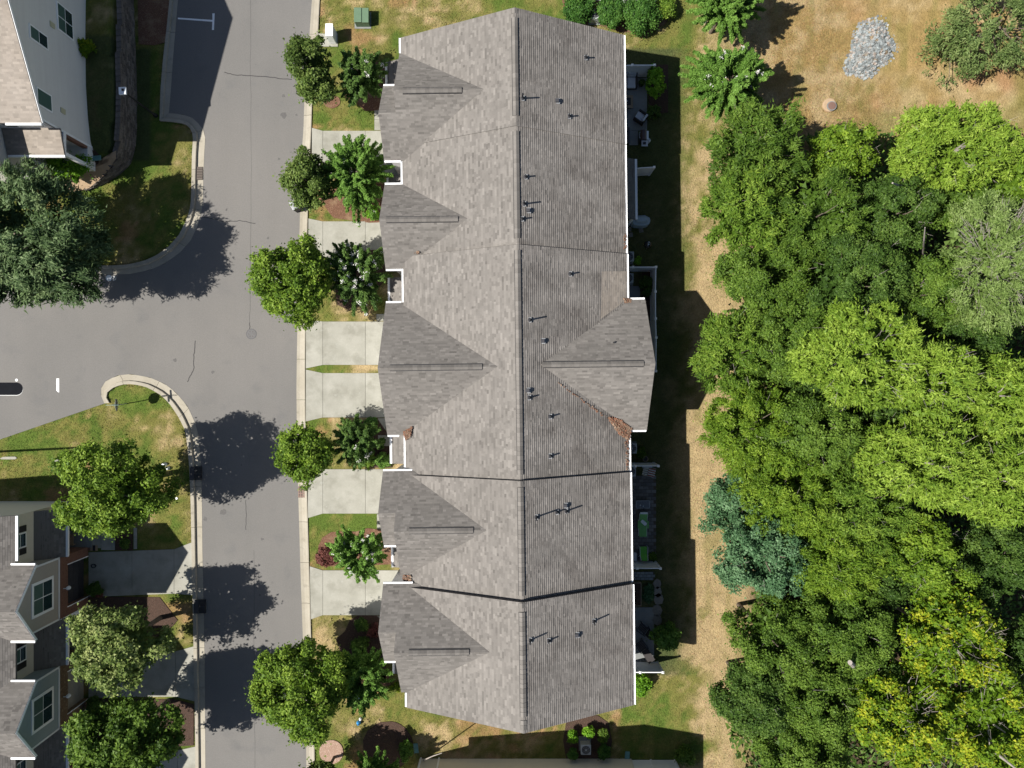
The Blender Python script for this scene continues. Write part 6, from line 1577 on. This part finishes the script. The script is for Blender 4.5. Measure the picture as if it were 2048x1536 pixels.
# woodland, each tree its own
wood = [
 # name, label, px, py, r, zc, H, kind, mat, dens, rx, ry
 ('feathery_tree', 'feathery deep green tree at the top left corner of the wood', 1510, 303, 92, 6.5, 3.2, 'fine', 'oak', 1.0, 1.05, .95, 1.0),
 ('leafy_tree', 'bright green leafy tree touching the manhole clearing', 1683, 315, 68, 6.0, 2.8, 'broad', 'oak_y', 1.1, 1.0, .95, .8),
 ('pine_tree', 'pale yellow-green pine beside the open dry field', 1903, 302, 125, 8.0, 3.0, 'pine', 'pine', 1.0, 1.05, .72, 1.0),
 ('feathery_tree', 'yellow-green feathery tree on the left edge of the wood', 1492, 425, 85, 6.5, 3.2, 'fine', 'fine', 1.0, .95, 1.0, 1.0),
 ('leafy_tree', 'mid green tree right of the yellow-green feathery tree', 1630, 440, 92, 7.5, 3.4, 'fine', 'oak', 1.0, 1.0, 1.0, .77),
 ('leafy_tree', 'dark green tree below the pale pine at the field', 1775, 430, 92, 7.0, 3.2, 'broad', 'oak_d', 1.15, 1.0, .9, .63),
 ('leafy_tree', 'bright green tree at the right edge above the pale olive tree', 2030, 375, 62, 7.0, 3.0, 'broad', 'oak_y', 1.0, 1.0, .9, .8),
 ('twiggy_tree', 'pale olive tree with bare twigs at the right edge', 1985, 530, 118, 10.0, 3.8, 'fine', 'pale', 1.0, 1.0, 1.1, .77),
 ('leafy_tree', 'dark tree on the left edge of the wood opposite the fence', 1530, 560, 92, 6.5, 3.2, 'broad', 'oak', 1.15, 1.0, 1.0, .63),
 ('leafy_tree', 'deep green tree in the middle of the upper wood', 1700, 570, 105, 8.5, 3.6, 'broad', 'oak_d', 1.15, 1.05, .95, .63),
 ('leafy_tree', 'shaded green tree left of the pale olive tree', 1835, 590, 82, 8.5, 3.2, 'broad', 'oak', 1.15, .95, 1.0, .63),
 ('leafy_tree', 'bright yellow-green tree bulging towards the rear bay', 1470, 712, 82, 6.0, 3.0, 'fine', 'fine', 1.1, .98, 1.0, .9),
 ('leafy_tree', 'mid green tree just inside the wood opposite the rear bay', 1585, 690, 90, 7.5, 3.4, 'broad', 'oak', 1.15, 1.0, 1.0, .63),
 ('pine_tree', 'large pale green pine in the centre of the wood', 1722, 715, 118, 11.0, 3.2, 'pine', 'pine', 1.05, 1.1, .95, 1.0),
 ('pine_tree', 'pine right of the centre pine below the pale olive tree', 1850, 760, 88, 11.5, 3.0, 'pine', 'pine', 1.05, 1.05, 1.0, 1.0),
 ('leafy_tree', 'dark green tree between the pines and the right edge', 1935, 680, 62, 8.5, 2.8, 'broad', 'oak_d', 1.15, 1.0, .8, .63),
 ('pine_tree', 'pine at the right edge beside the other two pines', 1995, 790, 88, 10.5, 3.2, 'pine', 'pine', 1.0, 1.0, 1.0, 1.0),
 ('leafy_tree', 'yellow-green tree on the left edge below the bulging one', 1500, 860, 85, 6.5, 3.2, 'fine', 'oak_y', 1.1, 1.0, 1.1, .77),
 ('leafy_tree', 'dark green tree inside the wood below the centre pine', 1630, 865, 92, 8.5, 3.4, 'broad', 'oak', 1.15, 1.05, .9, .63),
 ('pine_tree', 'pale pine in the right half of the middle wood', 1840, 920, 112, 11.0, 3.2, 'pine', 'pine', 1.05, 1.1, .85, 1.0),
 ('pine_tree', 'lower pale pine at the right edge of the middle wood', 1975, 955, 108, 11.0, 3.2, 'pine', 'pine', 1.05, 1.0, .85, 1.0),
 ('blue_green_tree', 'blue-green shrubby tree on the left edge of the wood', 1466, 1012, 66, 5.0, 2.5, 'broad', 'blue', 1.1, .95, 1.0, .8),
 ('leafy_tree', 'yellow-green tree behind the blue-green shrubby tree', 1570, 985, 98, 7.5, 3.4, 'fine', 'oak_y', 1.1, 1.05, .95, .77),
 ('leafy_tree', 'olive green tree in the centre of the lower wood', 1710, 1010, 98, 8.5, 3.2, 'fine', 'fine', 1.05, 1.0, 1.0, .77),
 ('blue_green_tree', 'larger blue-green tree with silvery leaves lower on the edge', 1530, 1115, 94, 7.4, 2.6, 'broad', 'blue', 1.1, 1.05, .85, .77),
 ('leafy_tree', 'yellow-green tree right of the silvery blue-green tree', 1660, 1110, 92, 8.0, 3.2, 'fine', 'oak_y', 1.1, 1.0, .95, .77),
 ('leafy_tree', 'bright yellow-green leaning tree below the pale pines', 1850, 1110, 78, 8.5, 3.0, 'broad', 'oak_y', 1.1, 1.1, 1.0, .77),
 ('leafy_tree', 'shaded dark tree at the right edge below the pines', 1995, 1130, 92, 7.0, 3.0, 'broad', 'oak_d', 1.1, 1.0, 1.0, .63),
 ('leafy_tree', 'dark tree in a shady gap of the lower wood', 1755, 1150, 62, 6.5, 2.6, 'broad', 'oak_d', 1.1, 1.1, .9, .63),
 ('leafy_tree', 'mid green tree below the silvery blue-green tree', 1540, 1270, 92, 6.5, 3.2, 'broad', 'oak', 1.15, 1.0, .9, .63),
 ('leafy_tree', 'grey-green tree left of the yellowing tree', 1690, 1260, 90, 7.5, 3.0, 'broad', 'oak', 1.15, 1.1, .9, .63),
 ('yellowing_tree', 'tree turning yellow, highest of the three in the bottom corner', 1900, 1275, 100, 9.0, 3.2, 'broad', 'yellow', .8, 1.0, .9, .9),
 ('leafy_tree', 'dark green tree at the lower left edge of the wood', 1510, 1395, 82, 6.0, 3.0, 'broad', 'oak_d', 1.15, 1.0, 1.0, .63),
 ('leafy_tree', 'mid green tree beside the yellow trees at the bottom', 1630, 1385, 92, 7.0, 3.2, 'broad', 'oak', 1.15, 1.0, 1.0, .63),
 ('yellowing_tree', 'tree flecked with orange leaves left in the bottom corner', 1800, 1430, 100, 8.5, 3.2, 'broad', 'yellow', .9, 1.0, 1.0, .9),
 ('yellowing_tree', 'most golden tree at the bottom right corner', 1970, 1440, 112, 9.0, 3.2, 'broad', 'yellow', .9, 1.0, 1.0, .9),
 ('leafy_tree', 'green tree cut by the bottom edge at the left of the wood', 1610, 1500, 90, 6.5, 3.0, 'broad', 'oak', 1.15, 1.1, .8, .63),
 ('leafy_tree', 'small dark tree behind the yellowing trees at the right edge', 2045, 1290, 50, 7.0, 2.6, 'broad', 'oak_d', 1.1, 1.0, 1.1, .75),
 ('leafy_tree', 'deep green low tree filling the gap under the centre pine', 1650, 790, 70, 6.5, 2.6, 'broad', 'oak_d', 1.1, 1.1, .9, .75),
 ('leafy_tree', 'deep green low tree filling the gap between the two pine groups', 1760, 840, 70, 7.0, 2.6, 'broad', 'oak_d', 1.1, 1.1, .9, .75),
 ('leafy_tree', 'dark low tree in the upper right gap of the wood', 1910, 420, 72, 6.0, 2.4, 'broad', 'oak', 1.1, 1.1, .8, .75),
 ('leafy_tree', 'dark low tree behind the right-hand pines', 2040, 900, 60, 6.5, 2.6, 'broad', 'oak_d', 1.1, 1.0, 1.0, .75),
 ('leafy_tree', 'dark tree under the golden tree at the bottom', 1730, 1345, 62, 6.5, 2.6, 'broad', 'oak_d', 1.1, 1.0, 1.0, .75),
]
for i, (nm, lab, x, y, r, zc, H, kd, mt, dn, rx, ry, lf) in enumerate(wood):
    tree(nm, lab, x, y, r, zc, H, kd, mt, 200 + i, group='trees of the wood on the right', dens=dn, rx=rx, ry=ry, leaf=lf, bark='bark_pale' if kd == 'pine' or mt in ('yellow', 'pale') else 'bark', limbs=16 if mt in ('pale', 'yellow') else 9, gap=.36 if kd == 'pine' else .42, twigs=380 if mt == 'pale' else 70 if mt == 'yellow' else 30 if kd == 'pine' else 8)
# undergrowth on the wood floor
rngu = np.random.default_rng(77)
V = []; n = 26000
x = rngu.uniform(1440, 2120, n); y = rngu.uniform(280, 1600, n); k = (x > 1470 + 30 * np.sin(y / 60)) 
x, y = x[k], y[k]; s = CAM_H / FPX; c = np.stack([(x - 1024) * s, (768 - y) * s, rngu.uniform(.1, 2.2, len(x))], 1)
V, F = quads(c, rngu.normal(size=c.shape) * .5 + np.array([0, 0, 1]), rngu.uniform(.25, .5, len(c)), rngu.uniform(.15, .3, len(c)), rngu)
me = mesh_arrays('undergrowth', V, F, LM['oak_d'], tint=rngu.random(len(c))); put('undergrowth', me, None, 'stuff')
# bare grey trunks and limbs that show in the wood
def snag(lab, pts, r, nm='bare_trunk'):
    mb = MB(); q = [P(x, y, h) for x, y, h in pts]; t = thing(nm, lab, 'trunk', (q[0].x, q[0].y, 0))
    mb.path(q, [r * (1 - .6 * i / (len(q) - 1)) for i in range(len(q))], 8); mb.build('trunk', M['bark_pale'], t)
snag('bare grey trunk showing left of the yellowing trees', [(1745, 1365, 0), (1728, 1350, 5), (1700, 1325, 11)], .34)
snag('pale leaning branch below the pale field pine', [(1850, 380, 4), (1800, 372, 9), (1785, 366, 11.3)], .12)
snag('bare forked branch by the pale olive tree', [(1845, 520, 4), (1848, 480, 11), (1850, 455, 12.5)], .07)
snag('bare white branch in the bottom right corner', [(1960, 1470, 2), (1985, 1500, 11), (2030, 1536, 12.5)], .14)
snag('broken bare limb lying by the bottom end wall', [(848, 1520, .3), (866, 1512, 3.6), (884, 1506, 4.4)], .05)

# ---- short grass as real blades
def grass():
    rng = np.random.default_rng(3); n = 300000
    px = rng.uniform(-5, 1720, n); py = rng.uniform(-5, 1541, n)
    far = rng.uniform(1480, 2060, n // 5); fy = rng.uniform(-5, 330, n // 5)
    px = np.concatenate([px, far]); py = np.concatenate([py, fy])
    k = ~inside(BACK_PX, px, py)
    k &= ~((px > 815) & (px < 1236) & (py > 60) & (py < 1400)); k &= ~((px > 745) & (px < 820) & (py > 100) & (py < 1380))
    k &= ~((px > 1480) & (py > 330)); k &= ~inside(TERR_PX, px, py)
    for (y0, y1) in ((256, 357), (436, 538), (637, 738), (742, 844), (932, 1036), (1131, 1240)): k &= ~((px > 610) & (px < 820) & (py > y0) & (py < y1))
    for (y0, y1) in ((1082, 1196), (1290, 1404), (1492, 1700)): k &= ~((px > 175) & (px < 395) & (py > y0) & (py < y1))
    k &= ~((px < 178) & (py > 1005)); k &= ~((px > 1236) & (px < 1310) & (py > 100) & (py < 1330))
    k &= ~((px > 165) & (px < 389) & (py > 1194))
    px, py = px[k], py[k]; s = CAM_H / FPX; X = (px - 1024) * s; Y = (768 - py) * s
    N = len(X); a = rng.uniform(0, 6.28, N); l = rng.uniform(.07, .17, N); w = rng.uniform(.015, .035, N); t = rng.uniform(.02, .08, N)
    z0 = .02; ca, sa = np.cos(a), np.sin(a)
    A = np.stack([X - sa * w, Y + ca * w, np.full(N, z0)], 1); Bq = np.stack([X + sa * w, Y - ca * w, np.full(N, z0)], 1); Cq = np.stack([X + ca * l, Y + sa * l, z0 + t], 1)
    V = np.stack([A, Bq, Cq], 1).reshape(-1, 3); F = np.arange(N * 3).reshape(N, 3)
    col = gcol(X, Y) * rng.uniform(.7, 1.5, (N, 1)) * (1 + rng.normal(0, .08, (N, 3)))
    me = mesh_arrays('grass', V, F, M['blade'], fcol=np.clip(col, .01, 1)); put('grass', me, None, 'stuff')
grass()
